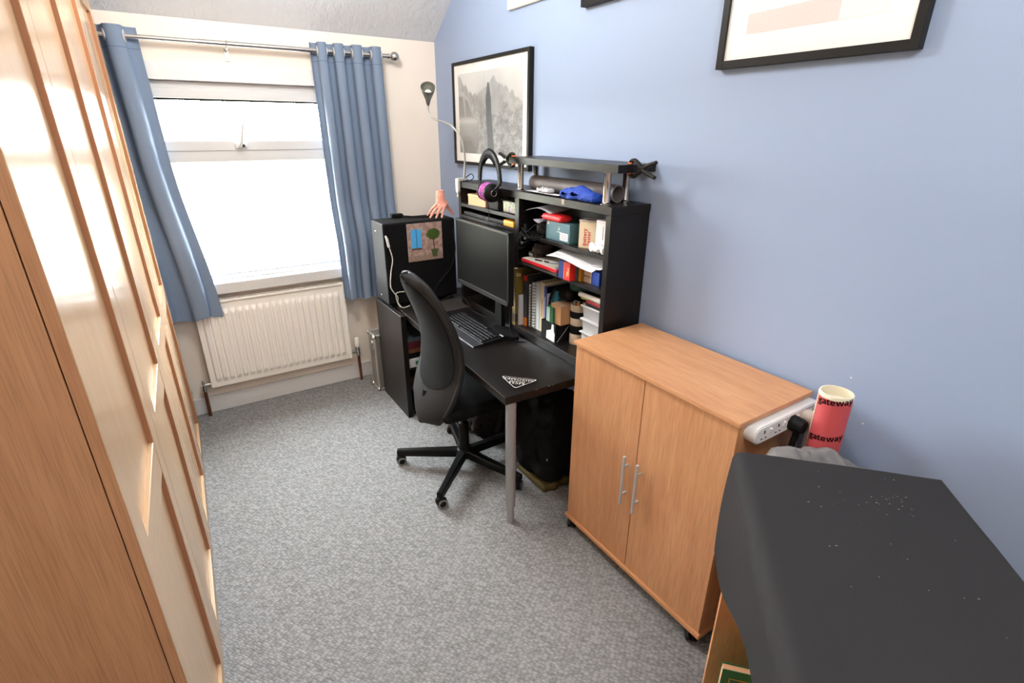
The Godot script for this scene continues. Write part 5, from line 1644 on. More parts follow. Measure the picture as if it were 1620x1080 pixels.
func build_top_things() -> void:
	var st: SurfaceTool
	# grey tube lying along the wall under the raised shelf
	var tb := thing("poster_tube", "grey cardboard tube lying on the hutch under the raised shelf", "tube")
	st = S()
	var pf := [Vector2(0.034, 0.0), Vector2(0.0385, 0.0), Vector2(0.0385, 0.66), Vector2(0.034, 0.66), Vector2(0.034, 0.0)]
	lathe(st, pf, 30, frame_to(Vector3(1.700, 1.6105, -2.425), Vector3(0.0, 0, 1)))
	ob("tube_wall", st, mt(Color(0.44, 0.42, 0.42), 0.55), tb)
	# blue cloth
	var bn := nz(97, 14.0, FastNoiseLite.TYPE_SIMPLEX, 2)
	st = S()
	nets(st, Vector3(1.575, 1.565, -2.10), Vector3(1.662, 1.645, -1.735), 0.0055, func(p: Vector3) -> float:
		var a := rbox_d(p, Vector3(1.618, 1.591, -1.93), Vector3(0.036, 0.020, 0.130), 0.018)
		var b := cap_d(p, Vector3(1.600, 1.600, -2.01), Vector3(1.615, 1.613, -1.92), 0.019, 0.022)
		var c := cap_d(p, Vector3(1.615, 1.613, -1.92), Vector3(1.62, 1.594, -1.83), 0.022, 0.016)
		var fold := cap_d(p, Vector3(1.572, 1.590, -1.95), Vector3(1.576, 1.590, -1.86), 0.008, 0.006)
		return maxf(maxf(smin(smin(a, b, 0.02), c, 0.02), -fold) + 0.006 * bn.get_noise_3d(p.x, p.y * 2.0, p.z), 1.5712 - p.y))
	tag(ob("cloth", st, mt(Color(0.10, 0.26, 0.66), 0.75)), "bright blue folded cloth on the hutch under the raised shelf", "cloth")
	# white wrapper
	st = S()
	sheet(st, func(s: float, t: float): return Vector3(1.600 + 0.055 * t, 1.5735 + 0.004 * sin(7.0 * s) * t + 0.0045, -2.36 + 0.28 * s + 0.03 * t), 12, 5, 0.0015)
	tag(ob("paper", st, M.paper), "white paper lying on hutch beside the blue cloth", "paper")
	st = S()
	nets(st, Vector3(1.585, 1.574, -2.30), Vector3(1.662, 1.62, -2.13), 0.005, func(p: Vector3) -> float: return maxf(rbox_d(p, Vector3(1.622, 1.590, -2.215), Vector3(0.022, 0.010, 0.055), 0.009) + 0.010 * bn.get_noise_3d(p.x * 3.0, p.y * 3.0, p.z * 3.0), 1.582 - p.y))
	tag(ob("wrapper", st, mt(Color(0.80, 0.80, 0.82), 0.3)), "crumpled silvery white wrapper on the paper beside blue cloth", "wrapper")
	# spring clamps
	var lab := ["black spring clamp with orange tips on right end of raised shelf", "black spring clamp with orange tips holding the headphones at left end of raised shelf"]
	for i in 2:
		var sg := 1.0 if i == 0 else -1.0
		var z0 := -1.661 if i == 0 else -2.513
		var cl := thing("spring_clamp", lab[i], "clamp", Vector3(1.690 if i == 0 else 1.60, 1.725, z0 + sg * 0.006), 0.0 if i == 0 else PI, "spring clamps on the raised shelf")
		for k in [-1.0, 1.0]:
			st = S()
			tube(st, smooth([Vector3(0, k * 0.026, -0.040), Vector3(0, k * 0.032, -0.015), Vector3(0, k * 0.012, 0.018), Vector3(0, -k * 0.002, 0.034), Vector3(0, -k * 0.018, 0.070), Vector3(0, -k * 0.030, 0.105)], 5), [0.010, 0.011, 0.0115, 0.012, 0.012, 0.012, 0.012, 0.012, 0.0125, 0.0125, 0.0125, 0.0125, 0.0125, 0.013, 0.013, 0.013, 0.013, 0.0125, 0.0125, 0.012, 0.012, 0.0115, 0.011, 0.011, 0.0105, 0.010], 10, 0.75)
			ob("jaw", st, mt(Color(0.15, 0.145, 0.14), 0.5), cl)
			st = S()
			bx(st, Vector3(-0.009, minf(k * 0.0175, k * 0.0255), -0.048), Vector3(0.009, maxf(k * 0.0175, k * 0.0255), -0.026), 0.003)
			ob("tip", st, mt(Color(0.93, 0.45, 0.25), 0.55), cl)
		st = S()
		cyl(st, Vector3(-0.013, 0, 0.030), Vector3(0.013, 0, 0.030), 0.006, 12)
		ring(st, 0.010, 0.002, frame_to(Vector3(0, 0, 0.030), Vector3(1, 0, 0)), 16, 6)
		ob("spring", st, M.steel, cl)
	# headphones hanging from the left clamp
	var hp := thing("headphones", "black headphones with pink-purple ear cushions hanging from clamp on raised shelf", "headphones", Vector3(1.519, 1.550, -2.617), -0.12)
	var arc := []
	for i in 25:
		var a := PI * i / 24.0
		arc.append(Vector3(0.006, 0.060 + 0.150 * sin(a), 0.142 * -cos(a) + 0.0))
	st = S()
	tube(st, arc, 0.0225, 12, 0.42)
	ob("headband", st, M.black_plastic, hp)
	st = S()
	var arc2 := []
	for i in range(6, 19):
		var a := PI * i / 24.0
		arc2.append(Vector3(0.006, 0.060 + 0.128 * sin(a), 0.125 * -cos(a)))
	tube(st, arc2, 0.013, 10, 0.7)
	ob("headband_pad", st, M.black_matte, hp)
	for sg in [-1.0, 1.0]:
		var cz: float = sg * 0.036
		st = S()
		tube(st, smooth([Vector3(0.006, 0.075, sg * 0.140), Vector3(0.004, 0.045, sg * 0.130), Vector3(0.0, 0.014, sg * 0.072)], 5), 0.0085, 10, 0.7)
		bx(st, Vector3(-0.002, 0.045, sg * 0.140 - 0.008), Vector3(0.014, 0.085, sg * 0.140 + 0.008), 0.004)
		ob("yoke", st, M.dark_grey, hp)
		st = S()
		lathe(st, [Vector2(0, 0.0), Vector2(0.047, 0.0), Vector2(0.051, 0.004), Vector2(0.051, 0.018), Vector2(0.044, 0.030), Vector2(0.030, 0.036), Vector2(0.0, 0.037)], 32, frame_to(Vector3(0, 0, cz), Vector3(0, 0, sg)))
		ob("ear_cup", st, mt(Color(0.085, 0.085, 0.09), 0.32), hp)
		st = S()
		ring(st, 0.0165, 0.0016, frame_to(Vector3(0, 0, cz + sg * 0.0372), Vector3(0, 0, sg)), 28, 8)
		ob("ring_emblem", st, M.steel, hp)
		st = S()
		ring(st, 0.0365, 0.0165, frame_to(Vector3(0, 0, cz - sg * 0.015), Vector3(0, 0, sg)), 32, 12)
		ob("ear_cushion", st, pad_mat(), hp)
	st = S()
	tube(st, smooth([Vector3(1.522, 1.505, -2.655), Vector3(1.55, 1.46, -2.69), Vector3(1.563, 1.40, -2.715), Vector3(1.565, 1.36, -2.73), Vector3(1.560, 1.33, -2.72), Vector3(1.562, 1.345, -2.69)], 6), 0.0022, 6)
	ob("cable", st, M.black_matte, hp).position = -hp.position
	# clip lamp with goose neck
	var lp := thing("clip_lamp", "silver clip-on lamp with bent goose neck and cone shade at hutch corner", "lamp", Vector3(1.588, 1.571, -3.088))
	var lm := mt(Color(0.72, 0.72, 0.70), 0.4, 0.25)
	st = S()
	bx(st, Vector3(-0.030, 0.0, -0.020), Vector3(0.030, 0.020, 0.024), 0.005)
	bx(st, Vector3(-0.034, -0.062, -0.018), Vector3(-0.0145, 0.018, 0.022), 0.005)
	bx(st, Vector3(-0.034, -0.070, -0.014), Vector3(-0.0145, -0.056, 0.018), 0.004)
	ob("clamp", st, lm, lp)
	st = S()
	cyl(st, Vector3(-0.024, -0.090, 0.0), Vector3(-0.024, -0.069, 0.0), 0.005, 12)
	cyl(st, Vector3(-0.024, -0.097, 0.0), Vector3(-0.024, -0.088, 0.0), 0.0088, 14)
	ob("clamp_screw", st, M.chrome, lp)
	var np := smooth([Vector3(0.025, 0.012, 0), Vector3(0.028, 0.09, 0.006), Vector3(0.028, 0.16, 0.006), Vector3(0.016, 0.246, 0.0), Vector3(-0.020, 0.322, -0.050), Vector3(-0.055, 0.350, -0.105), Vector3(-0.098, 0.372, -0.165), Vector3(-0.115, 0.408, -0.190), Vector3(-0.113, 0.455, -0.195)], 7)
	st = S()
	tube(st, np, 0.0062, 12)
	ob("goose_neck", st, mt(Color(0.62, 0.62, 0.61), 0.35, 0.6), lp)
	var sd := Vector3(-0.26, 0.66, 0.66).normalized()
	var s0 := Vector3(-0.113, 0.448, -0.196)
	st = S()
	lathe(st, [Vector2(0.0, -0.004), Vector2(0.008, 0.0), Vector2(0.011, 0.012), Vector2(0.017, 0.045), Vector2(0.030, 0.085), Vector2(0.0425, 0.125), Vector2(0.0445, 0.140), Vector2(0.0425, 0.140), Vector2(0.028, 0.087), Vector2(0.014, 0.045), Vector2(0.0, 0.040)], 30, frame_to(s0, sd))
	ob("shade", st, mt(Color(0.56, 0.56, 0.52), 0.32, 0.7), lp)
	st = S()
	lathe(st, [Vector2(0, 0.045), Vector2(0.012, 0.048), Vector2(0.022, 0.080), Vector2(0.024, 0.095), Vector2(0.016, 0.108), Vector2(0, 0.112)], 20, frame_to(s0, sd))
	ob("bulb", st, mt(Color(0.93, 0.93, 0.92), 0.15), lp)
	st = S()
	tube(st, smooth([Vector3(0.02, 0.02, 0.02), Vector3(0.05, 0.045, 0.05), Vector3(0.05, 0.02, 0.075), Vector3(0.02, 0.004, 0.05), Vector3(-0.01, 0.004, -0.02), Vector3(0.06, 0.003, -0.019)], 6), 0.0028, 8)
	ob("flex", st, M.black_plastic, lp)

func pad_mat() -> StandardMaterial3D:
	if M.has("pad"):
		return M.pad
	var n := nz(99, 0.05, FastNoiseLite.TYPE_SIMPLEX, 2)
	var im := Image.create(128, 128, false, Image.FORMAT_RGB8)
	for y in 128:
		for x in 128:
			var t := n.get_noise_2d(x, y)
			var c := Color(0.70, 0.20, 0.55)
			if t > 0.15:
				c = Color(0.32, 0.30, 0.58)
			elif t < -0.25:
				c = Color(0.85, 0.45, 0.72)
			im.set_pixel(x, y, c)
	var m := tex_mat(im, 0.7)
	m.uv1_triplanar = true
	m.uv1_scale = Vector3.ONE * 9.0
	M.pad = m
	return m

# ------------------------------------------------------------------ swivel chair
func build_chair() -> void:
	var c := thing("office_chair", "black swivel office chair with mesh back and five castors at the desk", "chair", Vector3(1.165, 0, -2.335), 0.0)
	var prof := [[0.398, -0.262, 0.02], [0.412, -0.262, 0.085], [0.44, -0.260, 0.145], [0.50, -0.245, 0.200], [0.58, -0.212, 0.226], [0.68, -0.172, 0.233], [0.78, -0.158, 0.240], [0.88, -0.166, 0.238], [0.98, -0.196, 0.230], [1.06, -0.228, 0.218], [1.13, -0.258, 0.195], [1.18, -0.280, 0.155], [1.21, -0.295, 0.095], [1.222, -0.302, 0.02]]
	var at := func(y: float) -> Vector2:
		for i in prof.size() - 1:
			if y <= prof[i + 1][0]:
				var t: float = clampf((y - prof[i][0]) / (prof[i + 1][0] - prof[i][0]), 0, 1)
				return Vector2(lerpf(prof[i][1], prof[i + 1][1], t), lerpf(prof[i][2], prof[i + 1][2], t))
		return Vector2(prof[-1][1], prof[-1][2])
	var surf := func(s: float, y: float) -> Vector3:
		var q: Vector2 = at.call(y)
		var k: float = 2.0 * s - 1.0
		return Vector3(q.x + 0.045 * k * k, y, q.y * k)
	var st := S()
	sheet(st, func(s: float, t: float): return surf.call(s, lerpf(0.398, 1.222, t)), 18, 44, 0.022)
	ob("backrest_shell", st, mt(Color(0.125, 0.125, 0.13), 0.55), c)
	# rim round the edge
	var rim := []
	for i in 41:
		rim.append(surf.call(0.0, lerpf(0.40, 1.22, i / 40.0)))
	for i in 41:
		rim.append(surf.call(1.0, lerpf(1.22, 0.40, i / 40.0)))
	rim.append(rim[0])
	st = S()
	tube(st, rim, 0.0135, 10)
	ob("backrest_rim", st, mt(Color(0.15, 0.15, 0.155), 0.5), c)
	# mesh panel, rounded at the foot, set in the rear face
	st = S()
	sheet(st, func(s: float, t: float):
		var y := lerpf(0.600, 1.195, t)
		var f := sqrt(clampf(1.0 - pow(clampf((0.72 - y) / 0.122, 0, 1), 2.0), 0, 1)) * sqrt(clampf(1.0 - pow(clampf((y - 1.06) / 0.14, 0, 1), 2.0), 0, 1))
		var k := 0.5 + (s - 0.5) * 0.84 * maxf(f, 0.05)
		return surf.call(k, y) + Vector3(-0.0125, 0, 0), 18, 40, 0.006)
	ob("mesh_panel", st, M.fabric, c)
	# seat cushion
	st = S()
	nets(st, Vector3(-0.27, 0.42, -0.27), Vector3(0.29, 0.58, 0.27), 0.016, func(p: Vector3) -> float:
		var q := rbox_d(p, Vector3(0.015, 0.492, 0), Vector3(0.235, 0.042, 0.235), 0.038)
		return q + 0.015 * clampf((p.x * p.x + p.z * p.z) / 0.06 - 0.2, 0.0, 1.0) * (1.0 if p.y > 0.5 else 0.2))
	ob("seat", st, M.fabric, c)
	st = S()
	bx(st, Vector3(-0.11, 0.395, -0.09), Vector3(0.13, 0.450, 0.09), 0.012)
	ob("tilt_mechanism", st, M.black_plastic, c)
	st = S()
	tube(st, smooth([Vector3(-0.05, 0.425, 0), Vector3(-0.16, 0.415, 0), Vector3(-0.235, 0.45, 0), Vector3(-0.222, 0.58, 0)], 6), 0.026, 12, 0.4)
	ob("back_bracket", st, M.black_plastic, c)
	st = S()
	lathe(st, [Vector2(0, 0.075), Vector2(0.034, 0.075), Vector2(0.034, 0.15), Vector2(0.030, 0.155), Vector2(0.030, 0.30), Vector2(0.026, 0.305), Vector2(0.014, 0.307), Vector2(0.014, 0.40), Vector2(0, 0.40)], 24)
	ob("gas_column", st, M.black_plastic, c)
	st = S()
	lathe(st, [Vector2(0, 0.075), Vector2(0.045, 0.075), Vector2(0.050, 0.085), Vector2(0.050, 0.118), Vector2(0.040, 0.130), Vector2(0, 0.130)], 24)
	ob("hub", st, M.black_plastic, c)
	var ends := [Vector2(-0.315, -0.222), Vector2(-0.275, 0.255), Vector2(0.152, 0.352), Vector2(0.385, -0.020), Vector2(0.098, -0.372)]
	for e in ends:
		var dir := Vector3(e.x, 0, e.y).normalized()
		var L: float = Vector2(e).length()
		var b := Basis(dir, Vector3.UP, dir.cross(Vector3.UP))
		st = S()
		# tapering arm with flat top
		var n := 6
		var rows := []
		for i in n + 1:
			var t := float(i) / n
			var x := lerpf(0.035, L + 0.018, t)
			var w := lerpf(0.024, 0.0165, t)
			var y1 := lerpf(0.128, 0.104, t)
			var y0 := lerpf(0.078, 0.066, t)
			rows.append([b * Vector3(x, y0, -w), b * Vector3(x, y1 - 0.006, -w), b * Vector3(x, y1, -w + 0.006), b * Vector3(x, y1, w - 0.006), b * Vector3(x, y1 - 0.006, w), b * Vector3(x, y0, w)])
		var nn := [b * Vector3(0, 0, -1), b * Vector3(0, 0.7, -0.7), Vector3.UP, b * Vector3(0, 0.7, 0.7), b * Vector3(0, 0, 1), Vector3.DOWN]
		var z2 := Vector2.ZERO
		for i in n:
			for k in 6:
				var l := (k + 1) % 6
				quad(st, [rows[i][k], rows[i][l], rows[i + 1][l], rows[i + 1][k]], [nn[k], nn[k], nn[k], nn[k]], [z2, z2, z2, z2])
		for k in range(1, 5):
			tri(st, rows[n][0], rows[n][k], rows[n][k + 1], dir, dir, dir)
			tri(st, rows[0][0], rows[0][k], rows[0][k + 1], -dir, -dir, -dir)
		ob("base_arm", st, mt(Color(0.06, 0.06, 0.065), 0.35), c)
		# castor: two wheels under a hood
		var cp := Vector3(e.x, 0, e.y)
		var turn := Basis(Vector3.UP, 0.5 + e.x * 2.0)
		var ct := Node3D.new()
		ct.name = "castor"
		ct.transform = Transform3D(turn, cp)
		c.add_child(ct, true)
		st = S()
		cyl(st, Vector3(0, 0.03, 0), Vector3(0, 0.075, 0), 0.007, 10)
		lathe(st, [Vector2(0, -0.006), Vector2(0.029, -0.006), Vector2(0.029, 0.006), Vector2(0, 0.006)], 20, frame_to(Vector3(0, 0.034, 0), Vector3(0, 0, 1)))
		ob("hood", st, M.black_plastic, ct)
		for sg in [-1.0, 1.0]:
			st = S()
			lathe(st, [Vector2(0, 0.0), Vector2(0.023, 0.0), Vector2(0.0285, 0.003), Vector2(0.0285, 0.014), Vector2(0.026, 0.018), Vector2(0, 0.018)], 22, frame_to(Vector3(0, 0.0285, sg * 0.0065), Vector3(0, 0, sg)))
			ob("wheel", st, mt(Color(0.10, 0.10, 0.10), 0.45), ct)
			st = S()
			lathe(st, [Vector2(0.018, 0.0185), Vector2(0.0185, 0.0195), Vector2(0.0255, 0.0195), Vector2(0.027, 0.017)], 22, frame_to(Vector3(0, 0.0285, sg * 0.0065), Vector3(0, 0, sg)))
			ob("grey_ring", st, mt(Color(0.50, 0.50, 0.50), 0.45), ct)

# ------------------------------------------------------------------ beech cupboard
func build_cabinet() -> void:
	var x0 := 1.3655
	var x1 := 1.785
	var z0 := -1.623
	var z1 := -0.792
	var c := thing("cupboard", "beech effect two-door cupboard on castors against the blue wall", "cupboard")
	part_box("top_board", Vector3(x0, 1.002, z0), Vector3(x1, 1.020, z1), M.beech, c, 0.002, 2)
	part_box("base_board", Vector3(x0, 0.055, z0), Vector3(x1, 0.0735, z1), M.beech_edge, c, 0.002, 2)
	part_box("side_panel", Vector3(x0 + 0.030, 0.0735, z1 - 0.026), Vector3(x1 - 0.005, 1.002, z1 - 0.010), M.beech, c, 0.001)
	part_box("side_panel", Vector3(x0 + 0.030, 0.0735, z0 + 0.010), Vector3(x1 - 0.005, 1.002, z0 + 0.026), M.beech, c, 0.001)
	part_box("back_panel", Vector3(x1 - 0.012, 0.0735, z0 + 0.026), Vector3(x1 - 0.006, 1.002, z1 - 0.026), M.beech, c, 0.0)
	part_box("inner_shelf", Vector3(x0 + 0.05, 0.53, z0 + 0.026), Vector3(x1 - 0.012, 0.546, z1 - 0.026), M.beech, c, 0.0, 2)
	var zm := -1.2035
	for i in 2:
		var d := Node3D.new()
		d.name = "door"
		c.add_child(d, true)
		var a := z0 + 0.009 if i == 0 else zm + 0.002
		var b := zm - 0.002 if i == 0 else z1 - 0.009
		part_box("door_panel", Vector3(x0 + 0.011, 0.0765, a), Vector3(x0 + 0.028, 0.999, b), M.beech, d, 0.0012)
		var hz := zm - 0.040 if i == 0 else zm + 0.032
		var st := S()
		cyl(st, Vector3(x0 - 0.017, 0.402, hz), Vector3(x0 - 0.017, 0.640, hz), 0.0065, 16)
		for y in [0.452, 0.590]:
			cyl(st, Vector3(x0 - 0.017, y, hz), Vector3(x0 + 0.0115, y, hz), 0.005, 12)
		ob("handle", st, M.satin, d)
	for p in [Vector2(x0 + 0.022, z0 + 0.035), Vector2(x0 + 0.022, z1 - 0.045), Vector2(x1 - 0.05, z0 + 0.045), Vector2(x1 - 0.05, z1 - 0.05)]:
		var ct := Node3D.new()
		ct.name = "castor"
		ct.transform = Transform3D(Basis(Vector3.UP, 0.9), Vector3(p.x, 0, p.y))
		c.add_child(ct, true)
		var st := S()
		bx(st, Vector3(-0.018, 0.048, -0.018), Vector3(0.018, 0.055, 0.018), 0.001)
		lathe(st, [Vector2(0, -0.005), Vector2(0.023, -0.005), Vector2(0.023, 0.005), Vector2(0, 0.005)], 16, frame_to(Vector3(0, 0.027, 0), Vector3(0, 0, 1)))
		cyl(st, Vector3(0, 0.02, 0), Vector3(0, 0.05, 0), 0.008, 10)
		ob("hood", st, M.black_plastic, ct)
		for sg in [-1.0, 1.0]:
			st = S()
			lathe(st, [Vector2(0, 0.0), Vector2(0.020, 0.0), Vector2(0.0225, 0.003), Vector2(0.0225, 0.013), Vector2(0.019, 0.016), Vector2(0, 0.016)], 18, frame_to(Vector3(0, 0.0225, sg * 0.006), Vector3(0, 0, sg)))
			ob("wheel", st, M.black_gloss, ct)

func build_corner_things() -> void:
	var st: SurfaceTool
	var zs := -0.802
	var wm := mt(Color(0.90, 0.90, 0.895), 0.35)
	var s := thing("power_strip", "white four-socket power strip screwed to side of the beech cupboard", "power strip", Vector3(1.41, 0.967, zs))
	var L := 0.385
	st = S()
	var pl := []
	var r := 0.031
	for i in 13:
		var a := PI * 0.5 + PI * i / 12.0
		pl.append(Vector2(r + r * cos(a), r * sin(a)))
	for i in 13:
		var a := -PI * 0.5 + PI * i / 12.0
		pl.append(Vector2(L - r + r * cos(a), r * sin(a)))
	prism(st, pl, 0.038, Transform3D.IDENTITY, true)
	var pi2 := []
	for p in pl:
		pi2.append(Vector2((p.x - L * 0.5) * 0.975 + L * 0.5, p.y * 0.88))
	prism(st, pi2, 0.003, Transform3D(Basis.IDENTITY, Vector3(0, 0, 0.038)), true)
	ob("housing", st, wm, s)
	for i in 4:
		var x := 0.050 + 0.078 * i
		st = S()
		bx(st, Vector3(x - 0.0035, 0.004, 0.0400), Vector3(x + 0.0035, 0.015, 0.0416))
		bx(st, Vector3(x - 0.016, -0.016, 0.0400), Vector3(x - 0.007, -0.012, 0.0416))
		bx(st, Vector3(x + 0.007, -0.016, 0.0400), Vector3(x + 0.016, -0.012, 0.0416))
		ob("socket_slots", st, M.dark_grey, s)
		st = S()
		box(st, Vector3(0, 0, 0), Vector3(0.010, 0.020, 0.008), 0.002, Transform3D(Basis(Vector3(1, 0, 0), 0.25), Vector3(x + 0.030, 0.006, 0.042)))
		ob("switch", st, wm, s)
	# plugs in the third and fourth sockets
	for i in 2:
		var x := 1.41 + 0.050 + 0.078 * (2 + i)
		var pm: Material = mt(Color(0.09, 0.09, 0.095), 0.5) if i == 0 else mt(Color(0.86, 0.83, 0.76), 0.4)
		var p := thing("plug", ["black mains plug in the white power strip", "cream mains plug at far end of the white power strip"][i], "plug", Vector3(x, 0.963, zs + 0.041), 0, "plugs in the power strip")
		st = S()
		var hx := []
		for k in 8:
			var a := TAU * (k + 0.5) / 8.0
			hx.append(Vector2(0.0285 * cos(a) * 0.95, 0.0285 * sin(a)))
		prism(st, hx, 0.018, Transform3D.IDENTITY, true)
		lathe(st, [Vector2(0.0270, 0.0), Vector2(0.0265, 0.018), Vector2(0.022, 0.028), Vector2(0, 0.031)], 24, frame_to(Vector3(0, 0, 0.016), Vector3(0, 0, 1)))
		ob("body", st, pm, p)
		st = S()
		tube(st, smooth([Vector3(0, -0.018, 0.022), Vector3(0, -0.045, 0.022), Vector3(0.0, -0.09, 0.018), Vector3(0.002, -0.30, 0.016), Vector3(0.0, -0.62, 0.020), Vector3(0.0, -0.955, 0.022)], 5), 0.011 if i == 0 else 0.0045, 10)
		ob("cord", st, pm, p)
	# red postal tube
	var base := Vector3(1.656, 0.004, -0.667)
	var tp := Vector3(1.652, 1.111, -0.665)
	var fr := frame_to(base, tp - base)
	var H := (tp - base).length()
	var R := 0.0492
	var t := thing("postal_tube", "red cardboard tube lettered gateway standing in the corner by blue wall", "tube")
	st = S()
	lathe(st, [Vector2(R - 0.006, 0), Vector2(R, 0), Vector2(R, H - 0.012)], 40, fr)
	ob("tube_wall", st, mt(Color(0.80, 0.33, 0.35), 0.55), t)
	st = S()
	lathe(st, [Vector2(R - 0.006, 0.0), Vector2(R - 0.006, H - 0.03), Vector2(0, H - 0.03)], 36, fr)
	lathe(st, [Vector2(R - 0.006, H - 0.03), Vector2(R - 0.006, H), Vector2(R - 0.001, H), Vector2(R + 0.0004, H - 0.004), Vector2(R + 0.0004, H - 0.012)], 40, fr)
	ob("liner", st, mt(Color(0.90, 0.87, 0.78), 0.8), t)
	# pale seam strip
	st = S()
	var a0 := 3.86
	for k in 3:
		var q := []
		var nq := []
		for w in [[a0 + 0.06 * k, 0.0], [a0 + 0.06 * (k + 1), 0.0], [a0 + 0.06 * (k + 1), H - 0.013], [a0 + 0.06 * k, H - 0.013]]:
			var d := Vector3(cos(w[0]), 0, sin(w[0]))
			q.append(base.lerp(tp, w[1] / H) + d * (R + 0.0012))
			nq.append(d)
		quad(st, q, nq, [Vector2.ZERO, Vector2.ZERO, Vector2.ZERO, Vector2.ZERO])
	ob("seam", st, mt(Color(0.86, 0.80, 0.70), 0.8), t)
	var word := "gateway"
	var adv := [0.0, 0.0146, 0.0269, 0.0395, 0.0585, 0.0772, 0.0922]
	for line in 2:
		var yb: float = [0.952, 1.082][line]
		for i in 7:
			var ang: float = 3.62 - (adv[i] / R)
			var d := fr.basis.inverse() * Vector3(cos(ang), 0, sin(ang))
			d = Vector3(cos(ang), 0, sin(ang))
			var up := Vector3(0, 1, 0)
			var xx := up.cross(d)
			var xf := Transform3D(Basis(xx, up, d) * Basis(Vector3(0, 0, 1), 0.16), base.lerp(tp, (yb + adv[i] * 0.16) / H) + d * (R + 0.0003))
			letters("lettering", word[i], 0.020, xf, mt(Color(0.10, 0.04, 0.05), 0.5), t, 0.0014)
	# grey bag slumped in the corner
	st = S()
	var bn := nz(98, 9.0, FastNoiseLite.TYPE_SIMPLEX, 2)
	nets(st, Vector3(1.30, 0.0, -0.80), Vector3(1.81, 1.02, -0.36), 0.018, func(p: Vector3) -> float:
		var a := rbox_d(p, Vector3(1.53, 0.42, -0.64), Vector3(0.145, 0.43, 0.075), 0.06)
		var b := rbox_d(p, Vector3(1.67, 0.39, -0.555), Vector3(0.10, 0.40, 0.08), 0.06)
		var c := smin(cap_d(p, Vector3(1.43, 0.918, -0.672), Vector3(1.60, 0.875, -0.625), 0.055, 0.055), cap_d(p, Vector3(1.60, 0.875, -0.625), Vector3(1.74, 0.79, -0.54), 0.055, 0.05), 0.04)
		var tub := Vector2(p.x - 1.654, p.z + 0.666).length() - 0.055
		return maxf(maxf(smin(smin(a, b, 0.08), c, 0.06) + 0.014 * bn.get_noise_3d(p.x * 2.0, p.y, p.z * 2.0), 0.004 - p.y), -tub))
	tag(ob("bag", st, bumpy(mt(Color(0.50, 0.49, 0.49), 0.8), nz(63, 0.25), 1.2, 5.0)), "grey fabric bag slumped between cupboard, red tube and black-covered bookcase", "bag")

